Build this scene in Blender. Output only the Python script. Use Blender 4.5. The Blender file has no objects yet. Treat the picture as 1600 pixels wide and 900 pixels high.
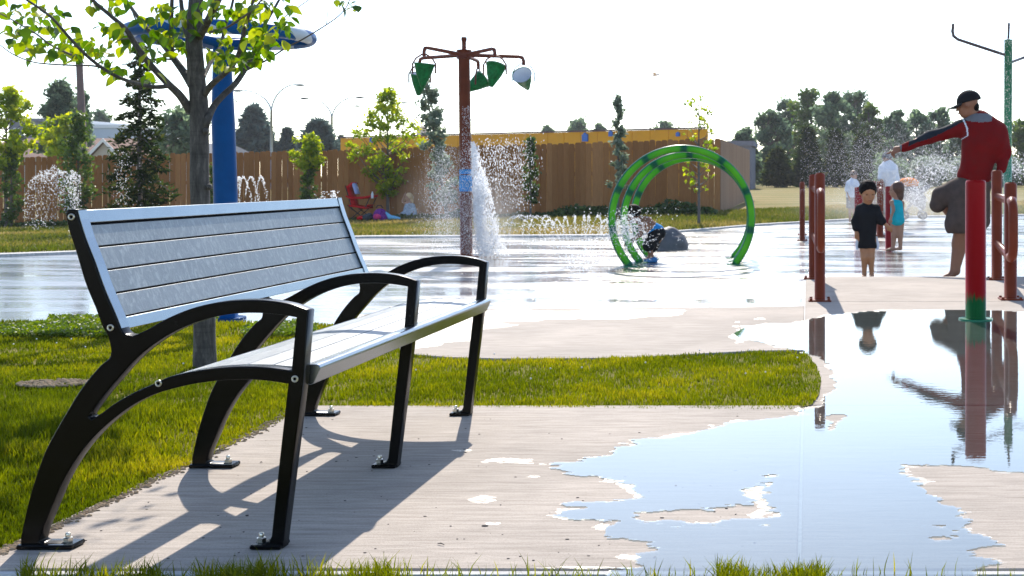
import bpy, math, random
import numpy as np
from mathutils import Vector, Matrix, noise as mnoise

R = math.radians
S = bpy.context.scene
COL = S.collection
random.seed(7)
rng = np.random.default_rng(7)

# ------------------------------------------------------------------ camera
H = 0.93            # eye height above the bench slab
F = 1950.0          # focal length in photo pixels (1600 wide)
VX, VY = 1262.0, 275.0
cam = bpy.data.cameras.new('camera')
cam.sensor_width = 36.0
cam.lens = 36.0 * F / 1600.0
cam.shift_x = -(VX - 800.0) / 1600.0
cam.shift_y = -(450.0 - VY) / 1600.0
cam.clip_start = 0.05
cam.clip_end = 6000
cam.dof.use_dof = True
cam.dof.focus_distance = 4.0
cam.dof.aperture_fstop = 14.0
co = bpy.data.objects.new('camera', cam)
co.location = (0, 0, H)
co.rotation_euler = (R(90), 0, 0)
COL.objects.link(co)
S.camera = co

# ------------------------------------------------------------------ light
SUN = Vector((-0.104, 0.76, 0.632)).normalized()      # towards the sun
elev = math.asin(SUN.z)
azim = math.atan2(SUN.x, SUN.y)                         # from +Y, clockwise
w = bpy.data.worlds.new('World')
S.world = w
w.use_nodes = True
nt = w.node_tree
nt.nodes.clear()
sky = nt.nodes.new('ShaderNodeTexSky')
sky.sky_type = 'NISHITA'
sky.sun_disc = False
sky.sun_elevation = elev
sky.sun_rotation = azim
sky.altitude = 600
sky.air_density = 0.8
sky.dust_density = 0.6
sky.ozone_density = 0.2
bg = nt.nodes.new('ShaderNodeBackground')
bg.inputs['Strength'].default_value = 0.15
wo = nt.nodes.new('ShaderNodeOutputWorld')
nt.links.new(sky.outputs[0], bg.inputs['Color'])
nt.links.new(bg.outputs[0], wo.inputs['Surface'])
sl = bpy.data.lights.new('sun', 'SUN')
sl.energy = 3.6
sl.angle = R(0.55)
sl.color = (1.0, 0.93, 0.83)
so = bpy.data.objects.new('sun', sl)
so.rotation_euler = SUN.to_track_quat('Z', 'Y').to_euler()
so.location = (0, 30, 30)
COL.objects.link(so)
S.view_settings.view_transform = 'Standard'
S.view_settings.look = 'None'
S.view_settings.exposure = 0.95
S.view_settings.gamma = 1.0
S.cycles.max_bounces = 12
S.cycles.diffuse_bounces = 8
S.cycles.glossy_bounces = 6
S.cycles.transmission_bounces = 12
S.cycles.transparent_max_bounces = 12
S.cycles.sample_clamp_indirect = 6.0

# ------------------------------------------------------------------ helpers
ZP = -0.12          # level of the splash pad, a step below the walkway

def gp(px, py, z=0.0):
    """ground point seen at photo pixel px, py on a level z"""
    Y = F * (H - z) / (py - VY)
    return Vector(((px - VX) / F * Y, Y, z))

def at(px, py, Y):
    return Vector(((px - VX) / F * Y, Y, H - (py - VY) / F * Y))

def mesh_np(name, V, Fs, mats=(), mi=None, smooth=False, rnd=None):
    """V (n,3); Fs: list of (m,k) int arrays"""
    me = bpy.data.meshes.new(name)
    V = np.asarray(V, dtype=np.float32)
    me.vertices.add(len(V))
    me.vertices.foreach_set('co', V.ravel())
    Fs = [np.asarray(f, dtype=np.int32) for f in Fs if len(f)]
    nl = sum(f.size for f in Fs); npol = sum(len(f) for f in Fs)
    me.loops.add(nl); me.polygons.add(npol)
    me.loops.foreach_set('vertex_index', np.concatenate([f.ravel() for f in Fs]))
    st = []; o = 0
    for f in Fs:
        st.append(o + np.arange(len(f)) * f.shape[1]); o += f.size
    me.polygons.foreach_set('loop_start', np.concatenate(st).astype(np.int32))
    for m in mats: me.materials.append(m)
    if mi is not None: me.polygons.foreach_set('material_index', np.asarray(mi, dtype=np.int32))
    me.polygons.foreach_set('use_smooth', np.full(npol, smooth, dtype=bool))
    if rnd is not None:
        a = me.attributes.new('rnd', 'FLOAT', 'POINT')
        a.data.foreach_set('value', np.asarray(rnd, dtype=np.float32))
    me.update(calc_edges=True)
    return me

class MB:
    """collects shapes and links them as one mesh object"""
    def __init__(s): s.v = []; s.f = []; s.m = []; s.sm = []
    def add(s, vs, fs, mi=0, smooth=True):
        b = len(s.v)
        s.v += [tuple(v) for v in vs]
        for f in fs: s.f.append(tuple(i + b for i in f)); s.m.append(mi); s.sm.append(smooth)
        return s
    def box(s, lo, hi, mi=0, M=None, bev=0.0):
        x0, y0, z0 = lo; x1, y1, z1 = hi
        if bev > 0:
            b = bev; vs = []; fs = []
            # chamfered box as 24 verts
            idx = {}
            for ix, x in ((0, x0), (1, x1)):
                for iy, y in ((0, y0), (1, y1)):
                    for iz, z in ((0, z0), (1, z1)):
                        sx, sy, sz = (1 - 2 * ix), (1 - 2 * iy), (1 - 2 * iz)
                        idx[ix, iy, iz, 0] = len(vs); vs.append((x, y + sy * b, z + sz * b))
                        idx[ix, iy, iz, 1] = len(vs); vs.append((x + sx * b, y, z + sz * b))
                        idx[ix, iy, iz, 2] = len(vs); vs.append((x + sx * b, y + sy * b, z))
            c = [(0, 0), (1, 0), (1, 1), (0, 1)]
            for t in (0, 1):
                fs.append([idx[t, a, d, 0] for a, d in c]); fs.append([idx[a, t, d, 1] for a, d in c]); fs.append([idx[a, d, t, 2] for a, d in c])
            for p in (0, 1):
                for q in (0, 1):
                    fs.append([idx[0, p, q, 1], idx[1, p, q, 1], idx[1, p, q, 2], idx[0, p, q, 2]])
                    fs.append([idx[p, 0, q, 0], idx[p, 1, q, 0], idx[p, 1, q, 2], idx[p, 0, q, 2]])
                    fs.append([idx[p, q, 0, 0], idx[p, q, 1, 0], idx[p, q, 1, 1], idx[p, q, 0, 1]])
                    for r_ in (0, 1): fs.append([idx[p, q, r_, k] for k in range(3)])
        else:
            vs = [(x0, y0, z0), (x1, y0, z0), (x1, y1, z0), (x0, y1, z0), (x0, y0, z1), (x1, y0, z1), (x1, y1, z1), (x0, y1, z1)]
            fs = [(0, 3, 2, 1), (4, 5, 6, 7), (0, 1, 5, 4), (1, 2, 6, 5), (2, 3, 7, 6), (3, 0, 4, 7)]
        if M is not None: vs = [M @ Vector(v) for v in vs]
        return s.add(vs, fs, mi, False)
    def tube(s, pts, rad, n=10, mi=0, cap=True, smooth=True, close=False):
        pts = [Vector(p) for p in pts]
        if not hasattr(rad, '__len__'): rad = [rad] * len(pts)
        m = len(pts); vs = []; fs = []
        up = None
        for i, p in enumerate(pts):
            if close: t = pts[(i + 1) % m] - pts[i - 1]
            else: t = pts[min(i + 1, m - 1)] - pts[max(i - 1, 0)]
            t.normalize()
            if up is None:
                up = Vector((0, 0, 1)) if abs(t.z) < .9 else Vector((0, 1, 0))
            up = (up - t * up.dot(t)).normalized(); sd = t.cross(up)
            for k in range(n):
                a = 2 * math.pi * k / n
                vs.append(p + (up * math.cos(a) + sd * math.sin(a)) * rad[i])
        for i in range(m if close else m - 1):
            j = (i + 1) % m
            for k in range(n):
                l = (k + 1) % n
                fs.append((i * n + k, i * n + l, j * n + l, j * n + k))
        if cap and not close:
            fs.append(tuple(range(n))); fs.append(tuple((m - 1) * n + k for k in reversed(range(n))))
        return s.add(vs, fs, mi, smooth)
    def lathe(s, c, prof, n=16, mi=0, M=None, smooth=True):
        """prof: (r, z) list, round a vertical axis at c"""
        c = Vector(c); vs = []; fs = []
        for r_, z in prof:
            for k in range(n):
                a = 2 * math.pi * k / n
                v = Vector((r_ * math.cos(a), r_ * math.sin(a), z))
                vs.append(c + (M @ v if M is not None else v))
        for i in range(len(prof) - 1):
            for k in range(n):
                l = (k + 1) % n
                fs.append((i * n + k, i * n + l, (i + 1) * n + l, (i + 1) * n + k))
        fs.append(tuple(reversed(range(n)))); fs.append(tuple((len(prof) - 1) * n + k for k in range(n)))
        return s.add(vs, fs, mi, smooth)
    def ball(s, c, r_, n=10, mi=0, M=None):
        if not hasattr(r_, '__len__'): r_ = (r_, r_, r_)
        pr = [(math.sin(math.pi * (i + .02) / (n + .04)), -math.cos(math.pi * (i + .02) / (n + .04))) for i in range(n + 1)]
        D = Matrix.Diagonal(Vector(r_))
        return s.lathe(c, pr, 2 * n if n < 8 else 16, mi, (M @ D if M is not None else D))
    def mesh(s, name, mats):
        me = bpy.data.meshes.new(name)
        me.from_pydata(s.v, [], s.f)
        for m in mats: me.materials.append(m)
        me.polygons.foreach_set('material_index', s.m)
        me.polygons.foreach_set('use_smooth', s.sm)
        me.update()
        return me

OFF = {}
def link(name, me, parent=None, loc=None):
    o = bpy.data.objects.new(name, me)
    COL.objects.link(o)
    if parent is not None:
        o.parent = parent
        o.location = -OFF.get(parent.name, Vector())
        OFF[o.name] = Vector()
    else: OFF[o.name] = Vector()
    if loc is not None: o.location = loc
    return o
def obj(name, mb, mats, parent=None):
    if not isinstance(mats, (list, tuple)): mats = [mats]
    me = mb.mesh(name, mats) if isinstance(mb, MB) else mb
    return link(name, me, parent)
def tag(o, label=None, cat=None, group=None, kind=None):
    if label: o['label'] = label
    if cat: o['category'] = cat
    if group: o['group'] = group
    if kind: o['kind'] = kind
    return o
def thing(name, label, cat, loc=(0, 0, 0), group=None):
    """Empty at the thing's base; its parts are given in world coordinates"""
    o = bpy.data.objects.new(name, None)
    o.empty_display_size = .1
    COL.objects.link(o)
    o.location = loc
    OFF[o.name] = Vector(loc)
    return tag(o, label, cat, group)
def copy_tree(o, parent=None):
    c = o.copy(); COL.objects.link(c)
    if parent is not None: c.parent = parent
    for ch in list(o.children): copy_tree(ch, c)
    return c

# ------------------------------------------------------------------ materials
def mat(name):
    m = bpy.data.materials.new(name); m.use_nodes = True
    n = m.node_tree.nodes; b = n['Principled BSDF']
    return m, m.node_tree, b
def ND(t, typ, **k):
    n = t.nodes.new(typ)
    for a, v in k.items():
        if a in n.inputs: n.inputs[a].default_value = v
        else: setattr(n, a, v)
    return n
def ramp(t, fac, stops, interp='LINEAR'):
    r_ = t.nodes.new('ShaderNodeValToRGB'); r_.color_ramp.interpolation = interp
    e = r_.color_ramp.elements
    while len(e) < len(stops): e.new(.5)
    for i, (p, c) in enumerate(stops):
        e[i].position = p; e[i].color = tuple(c) + (1,) if len(c) == 3 else c
    t.links.new(fac, r_.inputs[0]); return r_
def coords(t, scale=(1, 1, 1), obj_space=False, rot=(0, 0, 0)):
    if obj_space:
        c = t.nodes.new('ShaderNodeTexCoord').outputs['Object']
    else:
        c = t.nodes.new('ShaderNodeNewGeometry').outputs['Position']
    mp = t.nodes.new('ShaderNodeMapping'); mp.inputs['Scale'].default_value = scale; mp.inputs['Rotation'].default_value = rot
    t.links.new(c, mp.inputs[0]); return mp.outputs[0]
def noise(t, vec, scale=5, detail=4, rough=.55, dist=0):
    n = t.nodes.new('ShaderNodeTexNoise'); n.inputs['Scale'].default_value = scale; n.inputs['Detail'].default_value = detail
    n.inputs['Roughness'].default_value = rough; n.inputs['Distortion'].default_value = dist
    if vec is not None: t.links.new(vec, n.inputs['Vector'])
    return n.outputs['Fac']
def mixc(t, fac, a, b, mode='MIX'):
    m = t.nodes.new('ShaderNodeMix'); m.data_type = 'RGBA'; m.blend_type = mode
    for i, v in ((0, fac), (6, a), (7, b)):
        if isinstance(v, (int, float)): m.inputs[i].default_value = v
        elif isinstance(v, (tuple, list)): m.inputs[i].default_value = tuple(v) + ((1,) if len(v) == 3 else ())
        else: t.links.new(v, m.inputs[i])
    return m.outputs[2]
def math_(t, op, a, b=0.5, c=None, clamp=False):
    m = t.nodes.new('ShaderNodeMath'); m.operation = op; m.use_clamp = clamp
    for i, v in ((0, a), (1, b), (2, c)):
        if v is None: continue
        if isinstance(v, (int, float)): m.inputs[i].default_value = v
        else: t.links.new(v, m.inputs[i])
    return m.outputs[0]
def bump(t, b, h, strength=.3, dist=.01):
    n = t.nodes.new('ShaderNodeBump'); n.inputs['Strength'].default_value = strength; n.inputs['Distance'].default_value = dist
    t.links.new(h, n.inputs['Height']); t.links.new(n.outputs[0], b.inputs['Normal'])
def paint(name, col, rough=.4, metal=0, var=.12, coat=0, nscale=8, bmp=0.0, bscale=200, spec=.5):
    """painted or plain surface with faint tone variation"""
    m, t, b = mat(name)
    v = coords(t, obj_space=False)
    f = noise(t, v, nscale, 5)
    d = tuple(c * (1 - var) for c in col); l = tuple(min(1, c * (1 + var)) for c in col)
    r_ = ramp(t, f, [(.3, d), (.7, l)])
    t.links.new(r_.outputs[0], b.inputs['Base Color'])
    rr = math_(t, 'MULTIPLY_ADD', f, rough * .4, rough * .8)
    t.links.new(rr, b.inputs['Roughness'])
    b.inputs['Metallic'].default_value = metal
    b.inputs['Coat Weight'].default_value = coat
    b.inputs['Specular IOR Level'].default_value = spec
    if bmp: bump(t, b, noise(t, v, bscale, 3), bmp, .002)
    return m
def leafmat(name, c0, c1, c2, trans=.5, rough=.45, spec=.4):
    """leaf: rnd attribute picks the tone; light passes through"""
    m, t, b = mat(name)
    a = t.nodes.new('ShaderNodeAttribute'); a.attribute_name = 'rnd'
    r_ = ramp(t, a.outputs['Fac'], [(0, c0), (.5, c1), (1, c2)])
    t.links.new(r_.outputs[0], b.inputs['Base Color'])
    b.inputs['Roughness'].default_value = rough
    b.inputs['Specular IOR Level'].default_value = spec
    tr = t.nodes.new('ShaderNodeBsdfTranslucent')
    h = t.nodes.new('ShaderNodeHueSaturation'); h.inputs['Saturation'].default_value = 1.15; h.inputs['Value'].default_value = 2.0
    t.links.new(r_.outputs[0], h.inputs['Color']); t.links.new(h.outputs[0], tr.inputs['Color'])
    ms = t.nodes.new('ShaderNodeMixShader'); ms.inputs[0].default_value = trans
    t.links.new(b.outputs[0], ms.inputs[1]); t.links.new(tr.outputs[0], ms.inputs[2])
    t.links.new(ms.outputs[0], t.nodes['Material Output'].inputs[0])
    return m

M = {}
# broomed concrete
def concrete(name, base, broom=True, joint=False, wetness=0):
    m, t, b = mat(name)
    v = coords(t)
    big = noise(t, v, 1.1, 6, .6)
    vs = coords(t, (3, 70, 3)); st = noise(t, vs, 4, 4, .6)
    vs2 = coords(t, (1.2, 16, 1)); st2 = noise(t, vs2, 3, 5, .65)
    sp = noise(t, v, 160, 2, .7)
    c0 = tuple(c * .80 for c in base); c1 = tuple(c * 1.12 for c in base)
    c = ramp(t, big, [(.3, c0), (.7, c1)]).outputs[0]
    c = mixc(t, .75, c, ramp(t, st, [(.30, (.72, .71, .70)), (.6, (1.08, 1.08, 1.08))]).outputs[0], 'MULTIPLY')
    c = mixc(t, .8, c, ramp(t, st2, [(.30, (.68, .67, .65)), (.62, (1.1, 1.1, 1.1))]).outputs[0], 'MULTIPLY')
    c = mixc(t, .5, c, ramp(t, sp, [(.25, (.62, .61, .6)), (.5, (1.05, 1.05, 1.05)), (.8, (1.2, 1.2, 1.2))]).outputs[0], 'MULTIPLY')
    t.links.new(c, b.inputs['Base Color'])
    b.inputs['Roughness'].default_value = .85
    b.inputs['Specular IOR Level'].default_value = .25
    bump(t, b, math_(t, 'ADD', st, sp), .35, .004)
    return m
M['concrete'] = concrete('broomed_concrete', (.43, .372, .318))
M['curb'] = concrete('pale_concrete_edge', (.6, .59, .57))

# wet splash pad: coloured concrete under a broken film of water
m, t, b = mat('wet_pad_concrete')
v = coords(t)
big = noise(t, v, .35, 5, .6, .6)
vv = coords(t, (.35, 1.6, 1)); fl = noise(t, vv, 1.2, 7, .62, .3)
fine = noise(t, coords(t, (1, 3, 1)), 7, 5, .6)
c = ramp(t, big, [(.25, (.20, .24, .25)), (.42, (.27, .27, .26)), (.55, (.20, .17, .15)), (.72, (.20, .30, .27))]).outputs[0]
c = mixc(t, .6, c, ramp(t, fine, [(.3, (.75, .75, .75)), (.7, (1.1, 1.1, 1.1))]).outputs[0], 'MULTIPLY')
pc = gp(1060, 437, ZP); sp = t.nodes.new('ShaderNodeVectorMath'); sp.operation = 'DISTANCE'
mpn = t.nodes.new('ShaderNodeMapping'); mpn.inputs['Scale'].default_value = (1 / 1.9, 1 / 2.6, 0); mpn.inputs['Location'].default_value = (-pc.x / 1.9, -(pc.y - .3) / 2.6, 0)
t.links.new(t.nodes.new('ShaderNodeNewGeometry').outputs['Position'], mpn.inputs[0]); t.links.new(mpn.outputs[0], sp.inputs[0]); sp.inputs[1].default_value = (0, 0, 0)
zone = ramp(t, sp.outputs['Value'], [(.35, (1, 1, 1)), (1.0, (0, 0, 0))]).outputs[0]
strk = noise(t, coords(t, (.5, 4.5, 1)), 1.6, 6, .6, .2)
fl = math_(t, 'ADD', math_(t, 'MULTIPLY', fl, math_(t, 'SUBTRACT', 1.0, zone)), math_(t, 'MULTIPLY', zone, math_(t, 'ADD', strk, .13)))
dryf = ramp(t, fl, [(.60, (0, 0, 0)), (.68, (1, 1, 1))]).outputs[0]
c = mixc(t, math_(t, 'MULTIPLY', zone, .9), c, (.19, .115, .085))
c = mixc(t, dryf, mixc(t, 1.0, c, (.75, .75, .77), 'MULTIPLY'), mixc(t, 1.0, c, (1.2, 1.15, 1.1), 'MULTIPLY'))
t.links.new(c, b.inputs['Base Color'])
lowr = ramp(t, noise(t, coords(t, (.22, 1.1, 1)), 1.7, 5, .6, .5), [(.38, (0, 0, 0)), (.6, (1, 1, 1))]).outputs[0]
rr = mixc(t, dryf, mixc(t, lowr, (.08, .08, .08), (.38, .38, .38)), (.6, .6, .6))
t.links.new(rr, b.inputs['Roughness'])
b.inputs['IOR'].default_value = 1.4
b.inputs['Coat Weight'].default_value = .6; b.inputs['Coat IOR'].default_value = 1.33
cr = mixc(t, dryf, mixc(t, lowr, (.05, .05, .05), (.25, .25, .25)), (.45, .45, .45)); t.links.new(cr, b.inputs['Coat Roughness'])
bump(t, b, math_(t, 'ADD', noise(t, coords(t, (1, 2.2, 1)), 9, 3, .5), math_(t, 'MULTIPLY', fine, .5)), .55, .03)
M['pad'] = m

# thin water film of the puddles
m, t, b = mat('puddle_water')
for n in list(t.nodes):
    if n.type == 'BSDF_PRINCIPLED': t.nodes.remove(n)
gl = t.nodes.new('ShaderNodeBsdfGlossy'); gl.inputs['Roughness'].default_value = .015; gl.inputs['Color'].default_value = (1, .985, .93, 1)
tp = t.nodes.new('ShaderNodeBsdfTransparent'); tp.inputs['Color'].default_value = (.42, .48, .50, 1)
gm = t.nodes.new('ShaderNodeNewGeometry'); dt = t.nodes.new('ShaderNodeVectorMath'); dt.operation = 'DOT_PRODUCT'
t.links.new(gm.outputs['Incoming'], dt.inputs[0]); t.links.new(gm.outputs['Normal'], dt.inputs[1])
cosv = math_(t, 'ABSOLUTE', dt.outputs['Value']); sch = math_(t, 'POWER', math_(t, 'SUBTRACT', 1.0, cosv, None, True), 3.7)
sch = math_(t, 'MULTIPLY_ADD', sch, .93, .05)      # reflectance of water, the same from either side
bp = t.nodes.new('ShaderNodeBump'); bp.inputs['Strength'].default_value = .016; bp.inputs['Distance'].default_value = .01
hn = noise(t, coords(t, (1, 2.0, 1)), 14, 3, .55); t.links.new(hn, bp.inputs['Height'])
t.links.new(bp.outputs[0], gl.inputs['Normal'])
ms = t.nodes.new('ShaderNodeMixShader')
t.links.new(sch, ms.inputs[0]); t.links.new(tp.outputs[0], ms.inputs[1]); t.links.new(gl.outputs[0], ms.inputs[2])
t.links.new(ms.outputs[0], t.nodes['Material Output'].inputs[0])
M['puddle'] = m
m2 = m.copy(); m2.name = 'ruffled_water_film'; M['roughfilm'] = m2
for n in m2.node_tree.nodes:
    if n.type == 'BSDF_TRANSPARENT': n.inputs['Color'].default_value = (.85, .88, .9, 1)
    if n.type == 'BSDF_GLOSSY': n.inputs['Roughness'].default_value = .36
    if n.type == 'BUMP': n.inputs['Strength'].default_value = .4
t2 = m2.node_tree; mx2 = [n for n in t2.nodes if n.type == 'MIX_SHADER'][0]; src = mx2.inputs[0].links[0].from_socket
brk = ramp(t2, noise(t2, coords(t2, (2.2, 20, 1)), 9, 5, .7), [(.47, (0, 0, 0)), (.60, (.85, .85, .85))]).outputs[0]
t2.links.new(math_(t2, 'MULTIPLY', src, brk), mx2.inputs[0])
t2.links.new(mixc(t2, brk, (1, 1, 1), (.85, .88, .9)), [n for n in t2.nodes if n.type == 'BSDF_TRANSPARENT'][0].inputs['Color'])

# lawn ground
def lawnmat(name, stops, sc=1.0):
    m, t, b = mat(name)
    v = coords(t)
    f = math_(t, 'ADD', math_(t, 'MULTIPLY', noise(t, v, .5 * sc, 6, .65), .6), math_(t, 'MULTIPLY', noise(t, coords(t, (1, .35, 1)), 30, 3, .7), .4))
    c = ramp(t, f, stops).outputs[0]
    c = mixc(t, .6, c, ramp(t, noise(t, coords(t), 120, 2, .7), [(.3, (.55, .55, .5)), (.7, (1.25, 1.25, 1.2))]).outputs[0], 'MULTIPLY')
    t.links.new(c, b.inputs['Base Color'])
    b.inputs['Roughness'].default_value = .9; b.inputs['Specular IOR Level'].default_value = .1
    return m
M['lawn'] = lawnmat('lawn_soil_and_thatch', [(.35, (.09, .085, .01)), (.5, (.15, .14, .015)), (.65, (.24, .19, .06))])
# field: straw-dry with green bands, greener where near the fence
m, t, b = mat('dry_field_turf')
v = coords(t)
f = math_(t, 'ADD', math_(t, 'MULTIPLY', noise(t, coords(t, (.25, 1.2, 1)), .5, 5, .6), .65), math_(t, 'MULTIPLY', noise(t, v, 14, 4, .7), .35))
c = ramp(t, f, [(.38, (.12, .13, .03)), (.47, (.20, .18, .055)), (.56, (.29, .22, .09)), (.66, (.31, .24, .13))]).outputs[0]
c = mixc(t, .6, c, ramp(t, noise(t, v, 60, 2, .7), [(.3, (.6, .6, .55)), (.7, (1.2, 1.2, 1.2))]).outputs[0], 'MULTIPLY')
t.links.new(c, b.inputs['Base Color']); b.inputs['Roughness'].default_value = .95; b.inputs['Specular IOR Level'].default_value = .1
M['field'] = m
M['soil'] = lawnmat('bare_soil', [(.35, (.10, .07, .045)), (.5, (.16, .12, .08)), (.65, (.22, .17, .12))], 4)
M['grass'] = leafmat('grass_blade', (.062, .084, .006), (.140, .155, .010), (.29, .25, .04), .46, .6, .12)
M['fieldgrass'] = leafmat('dry_grass_blade', (.08, .10, .016), (.20, .17, .05), (.33, .25, .11), .35, .6, .2)

M['black'] = paint('black_powder_coat', (.0010, .0010, .0013), .25, 0, .3, 0, 20, .02, 300, .17)
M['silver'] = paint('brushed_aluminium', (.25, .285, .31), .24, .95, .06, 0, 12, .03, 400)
M['gap_shade'] = paint('gap_shade_black', (.004, .004, .005), .9, 0, .2, 0, 8, 0, 200, .05)  # black for the added sheets that put shade into the slat gaps
M['bolt'] = paint('zinc_bolt', (.62, .58, .5), .3, 1, .15)
# recycled plastic slats: mottled blue grey, with streaks
m, t, b = mat('mottled_slat')
v = coords(t, (1, 1, 1))
f = noise(t, coords(t, (1.2, 1.5, .75)), 34, 7, .74, 1.0); f2 = noise(t, v, 5, 4, .6)
c = ramp(t, f, [(.32, (.165, .19, .205)), (.50, (.205, .235, .25)), (.68, (.36, .395, .415))]).outputs[0]
c = mixc(t, .5, c, ramp(t, f2, [(.3, (.8, .82, .85)), (.7, (1.12, 1.1, 1.08))]).outputs[0], 'MULTIPLY')
t.links.new(c, b.inputs['Base Color'])
t.links.new(math_(t, 'MULTIPLY_ADD', f, .35, .25), b.inputs['Roughness'])
b.inputs['Specular IOR Level'].default_value = .7
bump(t, b, f, .35, .004)
M['slat'] = m

# bark
m, t, b = mat('young_bark')
f = noise(t, coords(t, (14, 14, 3)), 3, 6, .7, .5); f2 = noise(t, coords(t, (3, 3, 30)), 2, 3, .6)
c = ramp(t, f, [(.3, (.032, .027, .024)), (.52, (.078, .069, .062)), (.7, (.15, .135, .12))]).outputs[0]
c = mixc(t, .5, c, ramp(t, f2, [(.35, (.65, .63, .6)), (.5, (1.1, 1.1, 1.1))]).outputs[0], 'MULTIPLY')
t.links.new(c, b.inputs['Base Color']); b.inputs['Roughness'].default_value = .85
bump(t, b, f, .6, .01)
M['bark'] = m
M['twig'] = paint('twig_bark', (.12, .10, .085), .8, 0, .25)
M['maple'] = leafmat('broad_leaf', (.030, .075, .004), (.075, .14, .006), (.26, .29, .012), .52, .4, .4)
M['yelgreen'] = leafmat('yellow_green_leaf', (.12, .18, .015), (.24, .30, .025), (.46, .44, .04), .5)
M['midgreen'] = leafmat('mid_green_leaf', (.035, .07, .015), (.07, .12, .025), (.14, .18, .04), .35)
M['farleaf'] = leafmat('dusty_green_leaf', (.05, .085, .058), (.10, .145, .095), (.20, .26, .15), .45, .8, .1)
M['silverleaf'] = leafmat('silvery_leaf', (.09, .12, .08), (.16, .2, .14), (.26, .3, .22), .35)
M['conifer'] = leafmat('spruce_needle', (.012, .024, .009), (.036, .052, .016), (.12, .12, .035), .42, .9, .05)
M['bluespruce'] = leafmat('blue_spruce_needle', (.04, .065, .065), (.07, .105, .095), (.13, .165, .14), .35, .7)
M['cloverleaf'] = leafmat('clover_leaf', (.05, .09, .005), (.10, .15, .01), (.2, .22, .03), .4)
M['shrub'] = leafmat('shrub_leaf', (.025, .05, .012), (.05, .09, .02), (.11, .16, .035), .3)

# fence boards: tone changes from board to board
m, t, b = mat('stained_cedar')
oi = t.nodes.new('ShaderNodeObjectInfo')
g = noise(t, coords(t, (30, 30, 2.2)), 2, 5, .65, .4)
c = ramp(t, oi.outputs['Random'], [(0, (.29, .125, .046)), (.5, (.35, .158, .06)), (1, (.42, .20, .082))]).outputs[0]
c = mixc(t, .6, c, ramp(t, g, [(.3, (.72, .72, .72)), (.7, (1.2, 1.18, 1.15))]).outputs[0], 'MULTIPLY')
t.links.new(c, b.inputs['Base Color']); b.inputs['Roughness'].default_value = .9; b.inputs['Specular IOR Level'].default_value = .05
bump(t, b, g, .3, .004)
M['cedar'] = m
m2 = m.copy(); m2.name = 'lit_cedar_side'; M['cedar_side'] = m2  # side-return boards: their lit look is put into a paler tone
for n in m2.node_tree.nodes:
    if n.type == 'VALTORGB' and n.color_ramp.elements[0].color[0] < .32 and len(n.color_ramp.elements) == 3:
        for e, cc in zip(n.color_ramp.elements, ((.27, .175, .12), (.31, .205, .145), (.35, .235, .165))): e.color = cc + (1,)

# blue pole: gloss blue; ring with pale sections
M['blue'] = paint('gloss_blue', (.0004, .068, .23), .4, 0, .12, 0, 8, 0, 200, .08)
m, t, b = mat('blue_ring_stripes')
g = t.nodes.new('ShaderNodeNewGeometry'); sx = t.nodes.new('ShaderNodeSeparateXYZ')
tc = t.nodes.new('ShaderNodeTexCoord'); t.links.new(tc.outputs['Object'], sx.inputs[0])
ang = math_(t, 'ARCTAN2', math_(t, 'SUBTRACT', sx.outputs[1], 9.1), math_(t, 'ADD', sx.outputs[0], 4.24))
sp_ = math_(t, 'ADD', math_(t, 'MULTIPLY', ang, 5 / (2 * math.pi)), math_(t, 'MULTIPLY', sx.outputs[2], 3.0))
fr_ = math_(t, 'FRACT', math_(t, 'ADD', sp_, 8.13), 0)
c = ramp(t, fr_, [(0, (.0004, .078, .26)), (.66, (.50, .57, .62))], 'CONSTANT').outputs[0]
t.links.new(c, b.inputs['Base Color']); b.inputs['Roughness'].default_value = .4; b.inputs['Specular IOR Level'].default_value = .15
M['bluering'] = m
M['brownpipe'] = paint('red_brown_pipe', (.15, .034, .014), .45, 0, .15, 0, 8, 0, 200, .25)
M['railred'] = paint('oxide_red_rail', (.19, .034, .012), .4, 0, .15, 0, 8, 0, 200, .15)
M['bucket'] = paint('bucket_green', (.004, .15, .035), .45, 0, .45, 0, 30, 0, 200, .2)
M['white'] = paint('white_plastic', (.72, .74, .78), .4, 0, .05)
M['greenpole'] = paint('gloss_green', (.01, .20, .09), .3, 0, .15, .2)
M['darkpipe'] = paint('dark_grey_pipe', (.08, .05, .05), .4, 0, .15)
# hoops: lime green face with dark green bands and edges
m, t, b = mat('bamboo_green_paint')
a = t.nodes.new('ShaderNodeAttribute'); a.attribute_name = 'rnd'
nz = noise(t, coords(t), 22, 3, .6)
k = math_(t, 'FRACT', math_(t, 'ADD', a.outputs['Fac'], math_(t, 'MULTIPLY', nz, .05)), 0)
c = ramp(t, k, [(0, (.003, .09, .045)), (.07, (.01, .14, .04)), (.13, (.07, .42, .02)), (.55, (.11, .50, .015)), (.88, (.05, .36, .02)), (.95, (.005, .10, .06))]).outputs[0]
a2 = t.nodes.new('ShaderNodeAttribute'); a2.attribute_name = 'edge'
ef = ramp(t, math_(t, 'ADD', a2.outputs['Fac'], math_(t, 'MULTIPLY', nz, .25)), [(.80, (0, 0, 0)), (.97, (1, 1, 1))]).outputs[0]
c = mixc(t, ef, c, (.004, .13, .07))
t.links.new(c, b.inputs['Base Color']); b.inputs['Roughness'].default_value = .35; b.inputs['Specular IOR Level'].default_value = .15
M['hoop'] = m
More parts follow.
